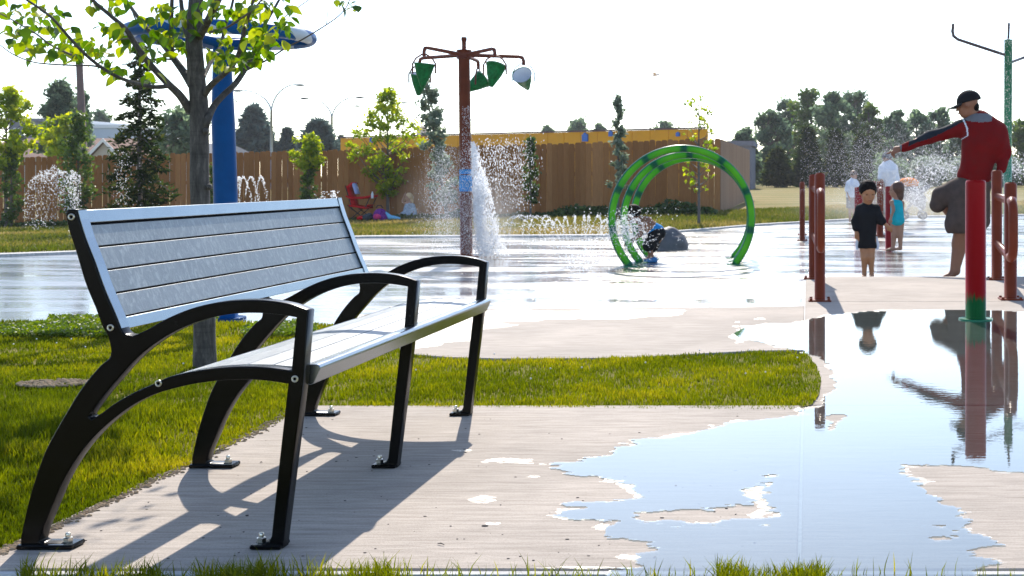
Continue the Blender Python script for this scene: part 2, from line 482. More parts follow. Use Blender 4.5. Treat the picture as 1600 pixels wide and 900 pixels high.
# bollard: red with painted grass rising from the foot
m, t, b = mat('red_bollard_with_painted_grass')
g = t.nodes.new('ShaderNodeNewGeometry'); sx = t.nodes.new('ShaderNodeSeparateXYZ'); t.links.new(g.outputs['Position'], sx.inputs[0])
nz = noise(t, coords(t, (60, 60, 1.5)), 1.3, 3, .7, .4)
hh = math_(t, 'MULTIPLY_ADD', nz, -.95, 0.0)
kk = math_(t, 'ADD', math_(t, 'MULTIPLY', sx.outputs[2], 3.6), hh)
c = ramp(t, kk, [(.0, (.01, .16, .03)), (.02, (.55, .008, .012))], 'LINEAR')
c.color_ramp.elements[0].position = 0.0; c.color_ramp.elements[1].position = .03
b.inputs['Roughness'].default_value = .33; b.inputs['Specular IOR Level'].default_value = .12
kk2 = math_(t, 'ADD', kk, -.02); t.links.new(kk2, c.inputs[0])
dk = noise(t, coords(t, (90, 90, 3)), 2, 2, .6)
gc = mixc(t, dk, (.002, .05, .012), (.01, .14, .03))
mask = ramp(t, kk2, [(.0, (0, 0, 0)), (.12, (1, 1, 1))]).outputs[0]
t.links.new(mixc(t, mask, gc, (.30, .0015, .0015)), b.inputs['Base Color'])
M['bollard'] = m
M['redpost'] = paint('gloss_red', (.28, .002, .002), .35, 0, .1, 0, 8, 0, 200, .3)
M['skin'] = paint('fair_skin', (.40, .20, .125), .55, 0, .12, 0, 10)  # fair skin in its own colour
M['skin_dark'] = paint('tanned_skin', (.27, .115, .06), .55, 0, .12, 0, 10)
M['skin_boy'] = paint('warm_skin', (.44, .20, .09), .5, 0, .1, 0, 10)
M['hair'] = paint('black_hair', (.008, .006, .005), .7, 0, .4, 0, 60, .3, 300, .08)
M['hair_brown'] = paint('brown_hair', (.10, .04, .02), .5, 0, .3, 0, 60)
M['hair_blonde'] = paint('blonde_hair', (.62, .42, .22), .7, 0, .2, 0, 60)
def cloth(name, col, var=.12, sc=14): return paint(name, col, .85, 0, var, 0, sc, .3, 40, .2)
M['shirt_red'] = cloth('red_knit', (.17, .001, .002))
M['cloth_black'] = cloth('black_cloth', (.008, .009, .012), .3)
M['cloth_navy'] = cloth('dark_blue_cloth', (.014, .02, .03), .3)
M['cloth_grey'] = cloth('grey_cloth', (.16, .16, .17))
M['cloth_brown'] = cloth('grey_brown_twill', (.085, .06, .05), .2)
M['cloth_cyan'] = cloth('turquoise_lycra', (.01, .42, .50))
M['cloth_white'] = cloth('white_cotton', (.72, .74, .8), .08)
M['cloth_pale'] = cloth('pale_blue_grey_cotton', (.32, .38, .46), .3, 20)
M['cloth_blue'] = cloth('blue_cloth', (.02, .25, .6))
M['rubber_blue'] = paint('blue_rubber', (.02, .17, .42), .5)
M['chairred'] = cloth('red_canvas', (.55, .008, .015))
M['lavender'] = cloth('lavender_towel', (.42, .48, .8), .06)
M['purple'] = cloth('purple_pattern_nylon', (.16, .03, .22), .7, 40)
M['pink'] = cloth('pink_nylon', (.6, .05, .18), .3)
M['towelblue'] = cloth('light_blue_towel', (.2, .5, .75), .15)
M['orange'] = cloth('orange_cloth', (.85, .22, .02), .2)
M['darkfab'] = cloth('charcoal_fabric', (.05, .055, .065), .5, 30)
M['rock'] = paint('grey_rock', (.10, .10, .11), .6, 0, .3, 0, 8, .5, 40)
M['galv'] = paint('galvanised_steel', (.38, .42, .44), .45, .6, .1)
M['lamphead'] = paint('lamp_head_grey', (.12, .12, .12), .5)
M['polewood'] = paint('weathered_pole_wood', (.14, .09, .085), .8, 0, .25, 0, 3)
M['roof'] = paint('brown_shingle', (.22, .125, .09), .9, 0, .2, 0, 6)
M['roofgrey'] = paint('grey_shingle', (.14, .15, .17), .9, 0, .2, 0, 6)
M['whitetrim'] = paint('white_trim', (.78, .78, .78), .5, 0, .03)
M['siding'] = paint('cream_siding', (.50, .45, .38), .7, 0, .05)
M['wallgrey'] = paint('grey_wall', (.16, .17, .22), .7, 0, .1)
M['wallwhite'] = paint('pale_blue_grey_wall', (.50, .56, .64), .6, 0, .04)
M['glass'] = paint('dim_window_glass', (.05, .06, .07), .08, 0, .1)
M['yellow'] = paint('yellow_metal_panel', (.78, .34, .002), .7, 0, .06, 0, 2)
M['bluesign'] = paint('blue_panel', (.02, .13, .5), .4)
# drops of water thrown up by the jets: bright, light passes through
m, t, b = mat('water_drops')
b.inputs['Base Color'].default_value = (.98, .985, .99, 1); b.inputs['Roughness'].default_value = .08
b.inputs['IOR'].default_value = 1.33
tr = t.nodes.new('ShaderNodeBsdfTranslucent'); tr.inputs['Color'].default_value = (.97, .98, 1, 1)
ms = t.nodes.new('ShaderNodeMixShader'); ms.inputs[0].default_value = .7
t.links.new(b.outputs[0], ms.inputs[1]); t.links.new(tr.outputs[0], ms.inputs[2])
ms2 = t.nodes.new('ShaderNodeMixShader'); ms2.inputs[0].default_value = .42; tq = t.nodes.new('ShaderNodeBsdfTransparent')
t.links.new(ms.outputs[0], ms2.inputs[1]); t.links.new(tq.outputs[0], ms2.inputs[2]); t.links.new(ms2.outputs[0], t.nodes['Material Output'].inputs[0])
M['drops'] = m
M['metal_dark'] = paint('dark_metal_tube', (.03, .03, .035), .4, .5)
M['bird'] = paint('white_feather', (.6, .6, .6), .7)

# ------------------------------------------------------------------ the ground
def lerp(a, b, t): return a + (b - a) * t
def smooth(a, b, x):
    t = min(1, max(0, (x - a) / (b - a))); return t * t * (3 - 2 * t)
# edge of the splash pad (photo px, py on the pad level) from left to right
PADEDGE = [(-900, 404), (-300, 403), (0, 401), (110, 397), (200, 392), (300, 386), (420, 379), (560, 372), (760, 371), (950, 370), (1080, 362), (1180, 353), (1280, 347), (1400, 340), (1600, 337), (1900, 336), (2600, 336)]
def pad_edge(px):
    xs = [a for a, _ in PADEDGE]; ys = [b_ for _, b_ in PADEDGE]
    py = float(np.interp(px, xs, ys)); return gp(px, py, ZP)
def z_fence(px):
    return float(np.interp(px, [-400, 0, 560, 1125, 1700, 2400], [-.45, -.39, -.20, .03, .12, .16]))
def ground_z(x, y):
    px = VX + x / y * F
    e = pad_edge(px).y
    z0 = ZP + .03; b_ = max(31, e + 4)
    if y <= b_: return lerp(z0, z_fence(px), smooth(e, b_, y))
    return lerp(z_fence(px), .32, smooth(b_, 150, y))

# the field: a sheet from the pad's edge out to the horizon
pxs = np.linspace(-900, 2600, 180)
rows = [0, .04, .1, .18, .28, .4, .55, .72, .88, 1.0]
V = []; 
ys_far = [34, 38, 43, 50, 60, 75, 95, 120, 150, 220, 400, 900, 2500, 5500]
for px in pxs:
    e = pad_edge(px).y + .12
    for r_ in rows:
        y = lerp(e, 31, r_) if e < 30.5 else e + .05 * r_; V.append(((px - VX) / F * y, y, ground_z((px - VX) / F * y, y)))
    for y in ys_far:
        y = max(y, V[-1][1] + .5); x = (px - VX) / F * y; V.append((x, y, ground_z(x, y)))
nr = len(rows) + len(ys_far)
V = np.array(V); 
i = np.arange(len(pxs) - 1)[:, None]; j = np.arange(nr - 1)[None, :]
q = np.stack([i * nr + j, (i + 1) * nr + j, (i + 1) * nr + j + 1, i * nr + j + 1], -1).reshape(-1, 4)
tag(link('field', mesh_np('field', V, [q], [M['field']], smooth=True)), kind='structure', label='dry grass field stretching back to the trees')
# subsoil under everything near
mb = MB(); mb.add([(-60, -20, -.4), (60, -20, -.4), (60, 45, -.4), (-60, 45, -.4)], [(0, 1, 2, 3)])
tag(obj('ground', mb, M['soil']), kind='structure')
mb = MB(); mb.add([(-4000, -4000, -2.5), (4000, -4000, -2.5), (4000, 30, -2.5), (-4000, 30, -2.5)], [(0, 1, 2, 3)])
tag(obj('terrain', mb, M['lawn']), kind='structure')

# splash pad sheet
V = []; pxs2 = np.linspace(-900, 2600, 120)
for px in pxs2:
    e = pad_edge(px).y + .02
    for k in range(14):
        y = lerp(8.0 if px < 2600 else 8, e, k / 13); V.append(((px - VX) / F * y, y, ZP))
V = np.array(V); nr = 14
i = np.arange(len(pxs2) - 1)[:, None]; j = np.arange(nr - 1)[None, :]
q = np.stack([i * nr + j, (i + 1) * nr + j, (i + 1) * nr + j + 1, i * nr + j + 1], -1).reshape(-1, 4)
tag(link('splash_pad', mesh_np('splash_pad', V, [q], [M['pad']])), kind='structure')
# white kerb band around the far side of the pad
mb = MB(); P = [pad_edge(px) for px in np.linspace(-900, 2600, 110)]
vs = []; fs = []
for p in P:
    d = Vector((0, 1, 0)); vs += [p + Vector((0, -.10, .0)), p + Vector((0, -.10, .035)), p + Vector((0, .16, .04)), p + Vector((0, .16, -.05))]
for k in range(len(P) - 1):
    for a in range(3): fs.append((4 * k + a, 4 * k + 4 + a, 4 * k + 5 + a, 4 * k + 1 + a))
mb.add(vs, fs, 0, False)
tag(obj('kerb', mb, M['curb']), kind='structure')

# ---- walkway of concrete slabs, level 0; slabs are separate pieces with open joints
walk = thing('walkway', 'broomed concrete walkway of large slabs', None); walk['kind'] = 'structure'
def slab(poly, z=0.0, th=.10, m='concrete', bev=.006):
    """poly: world xy list counter-clockwise"""
    n = len(poly); c = sum((Vector(p[:2]) for p in poly), Vector((0, 0))) / n
    top = []; rim = []; bot = []
    for i_, p in enumerate(poly):
        p = Vector(p[:2]); a = Vector(poly[i_ - 1][:2]); b_ = Vector(poly[(i_ + 1) % n][:2])
        d1 = (p - a).normalized(); d2 = (b_ - p).normalized()
        nrm = Vector((-(d1.y + d2.y), d1.x + d2.x)); nrm = nrm.normalized() if nrm.length > 1e-6 else Vector((0, 0))
        q_ = p + nrm * bev
        top.append((q_.x, q_.y, z)); rim.append((p.x, p.y, z - bev)); bot.append((p.x, p.y, z - th))
    mb = MB(); vs = top + rim + bot; fs = [tuple(range(n))]
    for i_ in range(n):
        k = (i_ + 1) % n
        fs.append((i_, n + i_, n + k, k)); fs.append((n + i_, 2 * n + i_, 2 * n + k, n + k))
    mb.add(vs, [tuple(reversed(f)) if f is fs[0] and False else f for f in fs], 0, False)
    return obj('slab', mb, M[m], walk)
g_ = .004
XL = -2.02
JX = -.02
Y0, Y1 = 2.955, 5.06          # bench slab front and back edge
slab([(XL, Y0), (-g_ + JX, Y0), (-g_ + JX, Y1), (XL, Y1)], th=.2)
slab([(JX + g_, Y0), (2.2, Y0), (2.2, Y1), (JX + g_, Y1)], th=.2)
slab([(JX + g_, Y1 + 2 * g_), (2.2, Y1 + 2 * g_), (2.2, 7.0), (JX + g_, 7.0)], th=.2)
slab([(JX + g_, 7.0 + 2 * g_), (2.2, 7.0 + 2 * g_), (2.2, 9.25), (JX + g_, 9.25)], th=.2)
slab([(JX + g_, 9.25 + 2 * g_), (3.3, 9.25 + 2 * g_), (3.3, 11.55), (.19, 11.55), (.10, 11.3), (JX + g_, 11.3)], th=.2)
slab([(2.2 + 2 * g_, Y0), (6, Y0), (6, 9.25), (2.2 + 2 * g_, 9.25)], th=.2)
for ya0, ya1 in ((Y0, Y1), (gp(0, 547).y + .02, 11.2)):
    mb = MB(); mb.box((JX - g_ - .02, ya0, -.15), (JX + g_ + .02, ya1, -.006)); obj('joint_filler', mb, M['curb'], walk)
# curved slab behind the lawn tongue
tongue_top = [(640, 553), (700, 558), (770, 560), (900, 560), (1000, 558), (1100, 552), (1180, 548), (1240, 547)]
A = [gp(x_, y_) for x_, y_ in [(522, 507), (560, 515), (600, 530)] + tongue_top]
Bk = [gp(x_, y_) for x_, y_ in [(1252, 478), (1150, 480), (1000, 481), (850, 482), (740, 483), (640, 486), (560, 492), (522, 502)]]
poly = [(p.x, p.y) for p in A] + [(JX - g_, gp(1250, 547).y), (JX - g_, 8.93)] + [(p.x, p.y) for p in Bk[1:]]
slab(poly, th=.2)
# connection strip right of the tongue tip (between tip and joint line)
tip = [(1240, 547), (1262, 556), (1276, 574), (1283, 596), (1280, 618), (1268, 634), (1240, 640)]

# front strip: pale edge band, then turf towards the camera
slab([(XL - .3, Y0 - .035), (2.2, Y0 - .035), (2.2, Y0 - .006), (XL - .3, Y0 - .006)], z=-.003, m='curb', th=.15, bev=.004)

# ---- near lawn soil sheets
def sheet(name, pts, z, m, **k):
    mb = MB(); mb.add([(p.x, p.y, z) for p in pts], [tuple(range(len(pts)))], 0, False)
    return tag(obj(name, mb, m), kind='structure')
lawn_left = [gp(x_, y_) for x_, y_ in [(-30, 880), (0, 862), (75, 828), (130, 801), (220, 762), (300, 727), (370, 692), (450, 653), (482, 634)]] + \
            [gp(x_, y_) for x_, y_ in [(700, 636), (900, 637), (1100, 639), (1240, 640), (1268, 634), (1280, 618), (1283, 596), (1276, 574), (1262, 556), (1240, 547), (1180, 548), (1100, 552), (1000, 558), (900, 560), (770, 560), (700, 558), (640, 553), (600, 530), (560, 515), (522, 506), (460, 503), (300, 500), (150, 499), (0, 500), (-900, 500)]] + \
            [Vector((-16, 3, 0)), Vector((-6, 2.0, 0))]
sheet('lawn', lawn_left, -.012, M['lawn'])
tp_pts = [Vector((JX - .006, gp(0, 638).y, 0))] + [gp(x_, y_) for x_, y_ in [(1268, 634), (1280, 618), (1283, 596), (1276, 574), (1262, 556)]] + [Vector((JX - .006, gp(0, 549).y, 0))]
sheet('lawn_tip', tp_pts, .004, M['lawn'])
sheet('verge', [Vector((-6, 1, 0)), Vector((3, 1, 0)), Vector((3, Y0 - .035, 0)), Vector((-6, Y0 - .035, 0))], -.02, M['lawn'])

def inside(poly, X, Y):
    r_ = np.zeros(len(X), bool); n = len(poly)
    for i_ in range(n):
        a = poly[i_]; b_ = poly[i_ - 1]
        c_ = ((a[1] > Y) != (b_[1] > Y)) & (X < (b_[0] - a[0]) * (Y - a[1]) / (b_[1] - a[1] + 1e-12) + a[0])
        r_ ^= c_
    return r_
def vnoise(X, Y, sc, seed=0):
    """smooth value noise on arrays"""
    xs = X * sc + seed * 17.3; ys = Y * sc + seed * 9.1
    xi = np.floor(xs).astype(int); yi = np.floor(ys).astype(int); fx = xs - xi; fy = ys - yi
    fx = fx * fx * (3 - 2 * fx); fy = fy * fy * (3 - 2 * fy)
    def h(a, b_):
        n = (a * 374761393 + b_ * 668265263 + seed * 1274126177) & 0x7fffffff
        n = ((n ^ (n >> 13)) * 1274126177) & 0x7fffffff
        return (n ^ (n >> 16)) / 0x7fffffff
    return (h(xi, yi) * (1 - fx) + h(xi + 1, yi) * fx) * (1 - fy) + (h(xi, yi + 1) * (1 - fx) + h(xi + 1, yi + 1) * fx) * fy
def fbm(X, Y, sc, seed=0, o=4):
    r_ = 0; a = .5
    for k in range(o): r_ = r_ + a * vnoise(X, Y, sc * 2 ** k, seed + k); a *= .5
    return r_

def blades(X, Y, Z, hgt, wid, rnd, lean=.45):
    """each blade: a bent strip of two quads' worth of triangles"""
    n = len(X); az = rng.uniform(0, 2 * np.pi, n); la = rng.uniform(0, 2 * np.pi, n); ln = rng.uniform(.05, lean, n) * hgt
    dx, dy = np.cos(az) * wid / 2, np.sin(az) * wid / 2
    lx, ly = np.cos(la) * ln, np.sin(la) * ln
    V = np.empty((n, 5, 3))
    V[:, 0] = np.stack([X - dx, Y - dy, Z], -1); V[:, 1] = np.stack([X + dx, Y + dy, Z], -1)
    V[:, 2] = np.stack([X + dx * .8 + lx * .35, Y + dy * .8 + ly * .35, Z + hgt * .6], -1)
    V[:, 3] = np.stack([X - dx * .8 + lx * .35, Y - dy * .8 + ly * .35, Z + hgt * .6], -1)
    V[:, 4] = np.stack([X + lx, Y + ly, Z + hgt * .98], -1)
    b_ = np.arange(n)[:, None] * 5
    return V.reshape(-1, 3), [b_ + np.array([[0, 1, 2, 3]]), b_ + np.array([[3, 2, 4]])], np.repeat(rnd, 5)

lp = [(p.x, p.y) for p in lawn_left]
def grass_field(name, n, xr, yr, polys, hgt, wid, dens_pow=1.0, label=None, mt='grass', patch=True, zf=None):
    # more blades near the camera
    u = rng.uniform(0, 1, n); Y = yr[0] * (yr[1] / yr[0]) ** u
    X = rng.uniform(0, 1, n)
    xl = np.maximum(xr[0], (-60 - VX) / F * Y); xh = np.minimum(xr[1], (1700 - VX) / F * Y)
    X = xl + X * (xh - xl); keep = (xh > xl)
    if polys is not None: keep &= inside(polys, X, Y)
    X, Y = X[keep], Y[keep]
    f = fbm(X, Y, 1.4, 3); f2 = fbm(X, Y, 6, 9, 3)
    if patch:
        keep = (f2 + rng.uniform(-.25, .45, len(X)) > .40)
        X, Y, f, f2 = X[keep], Y[keep], f[keep], f2[keep]
    h_ = hgt(X, Y) * (.55 + .9 * f2) * rng.uniform(.6, 1.25, len(X))
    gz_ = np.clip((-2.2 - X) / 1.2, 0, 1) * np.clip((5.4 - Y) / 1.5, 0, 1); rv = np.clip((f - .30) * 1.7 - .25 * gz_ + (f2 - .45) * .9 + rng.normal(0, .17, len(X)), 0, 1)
    wd = wid * np.maximum(1, Y / 5.0)
    z = np.where(X > JX - .012, .002, -.012) if zf is None else np.array([zf(a, b_) for a, b_ in zip(X, Y)])
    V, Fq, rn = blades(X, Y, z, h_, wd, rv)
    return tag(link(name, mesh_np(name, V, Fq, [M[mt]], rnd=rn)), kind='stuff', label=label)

def h_lawn(X, Y):
    # longer towards the left front, short on the tongue
    longer = np.clip((-2.0 - X) / 1.0, 0, 1) * np.clip((5.6 - Y) / 1.6, 0, 1)
    return .023 + .052 * longer
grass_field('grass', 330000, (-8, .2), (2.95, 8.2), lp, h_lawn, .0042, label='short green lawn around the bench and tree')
# tufts hanging over the front edge of the slab
def tufts(name, spans, n, hg, label):
    xs = []; ys = []
    for x0, x1, k in spans:
        m_ = int(n * k)
        px = rng.uniform(x0, x1, m_); cl = fbm(px * .02, px * 0, 1.0, 4, 3)
        kp = rng.uniform(0, 1, m_) < np.clip((cl - .25) * 3, .1, 1); px = px[kp]
        Y = rng.uniform(2.62, 2.93, len(px)); xs.append((px - VX) / F * Y); ys.append(Y)
    X = np.concatenate(xs); Y = np.concatenate(ys)
    h_ = hg * rng.uniform(.4, 1.2, len(X)) * (.5 + fbm(X, Y, 7, 2))
    V, Fq, rn = blades(X, Y, np.full(len(X), -.02), h_, .0035, np.clip(rng.normal(.35, .2, len(X)), 0, 1), .7)
    return tag(link(name, mesh_np(name, V, Fq, [M['grass']], rnd=rn)), kind='stuff', label=label)
tufts('verge_grass', [(30, 640, 1.0), (640, 1100, .12), (1120, 1290, .5), (1290, 1600, .04)], 9000, .062, 'ragged grass blades along the front edge of the slab')

# clover and weeds along the back edge of the lawn: small round leaves on the turf
def leafcloud(C, size, rnd, flat=.0, asp=1.6, hang=0.0):
    """leaf-sized rhombs; C (n,3), size (n)"""
    n = len(C)
    d = rng.normal(size=(n, 3)); d[:, 2] = d[:, 2] * (1 - flat) - hang
    d /= np.linalg.norm(d, axis=1)[:, None] + 1e-9
    e = rng.normal(size=(n, 3)); e = np.cross(d, e); e /= np.linalg.norm(e, axis=1)[:, None] + 1e-9
    nn = np.cross(d, e)
    s = size[:, None]
    V = np.empty((n, 4, 3))
    V[:, 0] = C - d * s * .5 * asp; V[:, 1] = C + e * s * .42 - nn * s * .1 + d * s * .05; V[:, 2] = C + d * s * .5 * asp; V[:, 3] = C - e * s * .42 - nn * s * .1 + d * s * .05
    b_ = np.arange(n)[:, None] * 4
    return V.reshape(-1, 3), [b_ + np.array([[0, 1, 2, 3]])], np.repeat(rnd, 4)
n = 26000; px = rng.uniform(-40, 520, n); Y = rng.uniform(7.2, 8.12, n)
kp = fbm(px * .012, Y * .8, 1.0, 21, 3) > .47; px = px[kp]; Y = Y[kp]
C = np.stack([(px - VX) / F * Y, Y, rng.uniform(.0, .032, len(Y))], -1)
V, Fq, rn = leafcloud(C, rng.uniform(.012, .026, len(C)), rng.uniform(.1, .8, len(C)), .6, 1.1)
tag(link('clover', mesh_np('clover', V, Fq, [M['cloverleaf']], rnd=rn)), kind='stuff', label='low clover and weeds at the edge of the lawn')
n = 22; px = np.concatenate([rng.uniform(-20, 500, n), rng.uniform(640, 1260, n // 2)]); Y = np.concatenate([rng.uniform(5.4, 8.1, n), rng.uniform(5.3, 6.4, n // 2)])
mb = MB()
for a, y in zip(px, Y):
    x = (a - VX) / F * y
    if inside(lp, np.array([x]), np.array([y]))[0]: mb.ball((x, y, rng.uniform(.03, .06)), (.0042, .0042, .004), 4)
tag(obj('clover_flowers', mb, M['white']), kind='stuff', label='white clover heads scattered through the lawn')
# bare soil strip where lawn meets slab, with crumbs
mb = MB()
for a, b_ in (((0, 870), (75, 836)), ((75, 836), (220, 768)), ((220, 768), (370, 697)), ((370, 697), (482, 637))):
    for k in range(230):
        t_ = random.random(); x_ = lerp(a[0], b_[0], t_) + random.gauss(-7, 5); y_ = lerp(a[1], b_[1], t_) + random.gauss(-3, 1.8)
        p = gp(x_, y_); s_ = random.uniform(.0015, .005)
        mb.ball((p.x, p.y, .001), (s_ * 1.6, s_, s_), 4)
for k in range(420):
    a_ = random.uniform(0, 6.283); r_ = random.random() ** .5; p = gp(85, 602); s_ = random.uniform(.002, .008)
    mb.ball((p.x + .16 * r_ * math.cos(a_), p.y + .10 * r_ * math.sin(a_), .010), (s_ * 1.6, s_, s_), 4)
M['crumb'] = paint('dry_tan_soil', (.36, .27, .18), .95, 0, .3, 0, 40, 0, 200, .05)
tag(obj('soil_crumbs', mb, M['crumb']), kind='stuff', label='crumbs of bare soil along the slab edge')
# ------------------------------------------------------------------ puddles
PUD = [(1150, 512), (1290, 492), (1400, 483), (1680, 483), (1680, 745), (1560, 740), (1480, 724), (1400, 722), (1432, 748), (1462, 772), (1490, 792), (1512, 820), (1532, 848), (1545, 875), (1535, 912),
       (920, 912), (930, 895), (975, 880), (1005, 862), (1012, 848), (968, 830), (965, 815), (880, 804), (862, 797), (930, 785), (992, 776), (1000, 764), (945, 750), (885, 740), (858, 730), (910, 716), (955, 706), (925, 694), (1000, 687),
       (1100, 672), (1190, 657), (1245, 645), (1285, 640), (1305, 600), (1296, 572), (1262, 548), (1215, 541), (1160, 530)]
HOLES = [[(990, 806), (1060, 800), (1120, 793), (1172, 787), (1150, 772), (1172, 756), (1207, 753), (1206, 802), (1190, 812), (1090, 816), (1010, 812)],
         [(1450, 828), (1490, 828), (1525, 842), (1500, 846), (1470, 838)], [(1290, 655), (1310, 650), (1318, 662), (1300, 668)]]
def sdpoly(poly, X, Y, ys=2.2):
    P = np.array(poly, float); P[:, 1] *= ys; Yq = Y * ys; d = np.full(X.shape, 1e9)
    for k in range(len(P)):
        a = P[k - 1]; b_ = P[k]; ab = b_ - a
        t_ = np.clip(((X - a[0]) * ab[0] + (Yq - a[1]) * ab[1]) / (ab @ ab + 1e-9), 0, 1)
        d = np.minimum(d, np.hypot(X - a[0] - t_ * ab[0], Yq - a[1] - t_ * ab[1]))
    return np.where(inside([tuple(p) for p in P], X, Yq), d, -d)
def film(name, x0, x1, y0, y1, sx, sy, fsd, z):
    gx = np.arange(x0, x1 + sx, sx); gy = np.arange(y0, y1 + sy, sy)
    X, Y = np.meshgrid(gx, gy); sd = fsd(X.ravel(), Y.ravel()); 
    d = F * (H - z) / (Y.ravel() - VY)
    V = np.stack([(X.ravel() - VX) / F * d, d, np.full(X.size, z)], -1)
    nx = len(gx); i = np.arange(len(gy) - 1)[:, None]; j = np.arange(nx - 1)[None, :]
    q = np.stack([(i + 1) * nx + j, (i + 1) * nx + j + 1, i * nx + j + 1, i * nx + j], -1).reshape(-1, 4)
    k = sd[q].mean(1) > 0; q = q[k]
    used = np.unique(q); mp = np.full(len(V), -1); mp[used] = np.arange(len(used))
    return tag(link(name, mesh_np(name, V[used], [mp[q]], [M['puddle']], smooth=True)), kind='structure')
def f1(X, Y):
    sd = sdpoly(PUD, X, Y)
    for h_ in HOLES: sd = np.minimum(sd, -sdpoly(h_, X, Y))
    nz = fbm(X * .010, Y * .11, 1.0, 5, 5) - .47
    nz2 = fbm(X * .05, Y * .5, 1.0, 8, 3) - .44
    sc = .5 + .8 * np.clip((Y - 600) / 250, 0, 1)
    return sd + (nz * 75 + nz2 * 26) * sc
film('puddle', 860, 1660, 484, 911, 2.0, 1.0, f1, .003)
def f1m(X, Y):
    sd = f1(X, Y); w_ = .8 + 30 * np.clip(fbm(X * .012, Y * .09, 1.0, 44, 4) - .47, 0, 1) * 3.0 * np.where(X < 1250, 1, .5)
    e = np.minimum(sd + w_, 3 - sd); patch_ = sdpoly([(1160, 768), (1172, 757), (1206, 754), (1205, 800), (1180, 812), (1165, 804), (1190, 796)], X, Y) + (fbm(X * .05, Y * .3, 1.0, 46, 3) - .45) * 14
    return np.maximum(e, np.minimum(patch_, 3 - sd))
film('damp_margin', 800, 1660, 484, 911, 2.0, 1.0, f1m, .0015).data.materials[0] = M['roughfilm']
# small wet marks on the bench slab, and the shallow sheet over the curved slab
WET = [(790, 720, 45, 5), (755, 780, 22, 6), (722, 703, 14, 2), (830, 745, 20, 2), (900, 887, 60, 2), (770, 818, 15, 2)]
def f2(X, Y):
    sd = np.full(X.shape, -50.0)
    for a, b_, c_, d_ in WET: sd = np.maximum(sd, (1 - np.sqrt(((X - a) / c_) ** 2 + ((Y - b_) / d_) ** 2)) * 12)
    return sd + (fbm(X * .03, Y * .3, 1.0, 15, 4) - .55) * 22
film('wet_mark', 690, 960, 695, 895, 1.5, .75, f2, .002).data.materials[0] = M['roughfilm']
WP = [(640, 556), (655, 548), (735, 532), (760, 515), (800, 505), (900, 500), (1040, 492), (1120, 484), (1250, 482), (1250, 478.5), (1000, 481.5), (740, 484), (600, 490), (530, 498), (524, 505), (560, 517), (600, 533)]
def f3(X, Y): return sdpoly(WP, X, Y) + (fbm(X * .012, Y * .15, 1.0, 25, 5) - .48) * 50 - np.where(Y < 484, 6, 0)
film('wet_sheet', 522, 1250, 482, 562, 2.5, 1.0, f3, .003).data.materials[0] = M['roughfilm']
# dry-looking right-hand slab wet strip towards the ramp
def f4(X, Y): return (fbm(X * .008, Y * .2, 1.0, 35, 5) - .60) * 60

# ------------------------------------------------------------------ the bench
BY = [3.110, 3.975, 4.838]; TH = .040
def bp_(px, py):
    k = BY[0] / F; return ((px - VX) * k, H - (py - VY) * k)
def crom(pts, n=5):
    out = []
    for i_ in range(len(pts) - 1):
        p0 = pts[max(i_ - 1, 0)]; p1 = pts[i_]; p2 = pts[i_ + 1]; p3 = pts[min(i_ + 2, len(pts) - 1)]
        for s_ in range(n):
            t_ = s_ / n
            out.append(tuple(.5 * ((2 * p1[c]) + (-p0[c] + p2[c]) * t_ + (2 * p0[c] - 5 * p1[c] + 4 * p2[c] - p3[c]) * t_ ** 2 + (-p0[c] + 3 * p1[c] - 3 * p2[c] + p3[c]) * t_ ** 3) for c in (0, 1)))
    out.append(tuple(pts[-1])); return out
POSTR = [(120, 327), (123, 340), (133, 372), (148, 410), (162, 450), (177, 485), (188, 511)]
POSTL = [(173, 549), (172, 540), (168, 525), (159, 508), (148, 479), (133, 442), (119, 395), (107, 358), (102, 334)]
def outline(kind):
    up = crom([(116, 857.5), (116, 852)][::-1], 1)
    armtop = crom([(206, 525), (217, 521), (235, 512), (264, 496), (302, 481), (340, 472.5), (378, 469), (416, 469.5), (453, 475), (482, 485)])
    if kind == 'full':
        head = crom(POSTL) + [(103, 329), (108, 327)] + crom(POSTR + [(195, 522), (206, 525)])[:-1]
    else:
        L = POSTL; head = crom(L) + [(104, 331)] + crom([(110, 334), (115, 358), (127, 395), (141, 442), (156, 479), (170, 511), (184, 523), (206, 525)])[:-1]
    rest = [(482, 485), (474, 592), (441, 857.5), (391, 857.5), (391, 853), (394, 850.5)] + [(412, 849), (420, 846), (424, 838)] + [(437, 715), (450, 600)]
    seatlow = crom([(450, 600), (416, 595), (378, 593), (340, 595), (302, 600), (264, 609), (234, 619), (204, 635), (178, 654), (152, 677), (130, 702), (112, 728), (96, 757), (83, 787), (70, 818), (64, 834), (61, 846)])
    foot = [(68, 849.5), (112, 850.5), (116, 853), (116, 857.5), (27, 857.5), (27, 852), (32, 849)]
    legl = crom([(32, 840), (37, 816), (46, 778), (57, 742), (71, 704), (90, 668), (110, 634), (119, 619), (136, 595), (157, 571), (170, 560), (173, 549)])
    outer = head + armtop[:-1] + rest[:-1] + seatlow + foot + legl[:-1]
    dz = 0 if kind == 'full' else 9
    hole = crom([(463, 496), (434, 491.5), (397, 489), (359, 491), (321, 499), (283, 513), (246, 534), (212, 561), (181, 595), (159, 621), (143, 642), (138, 651)]) + \
           crom([(143, 655), (159, 645), (181, 629), (212, 612), (242, 599 + dz * .4), (264, 589 + dz), (302, 580 + dz), (340, 575 + dz), (378, 573 + dz), (416, 574 + dz), (455, 579 + dz)])
    return outer, hole
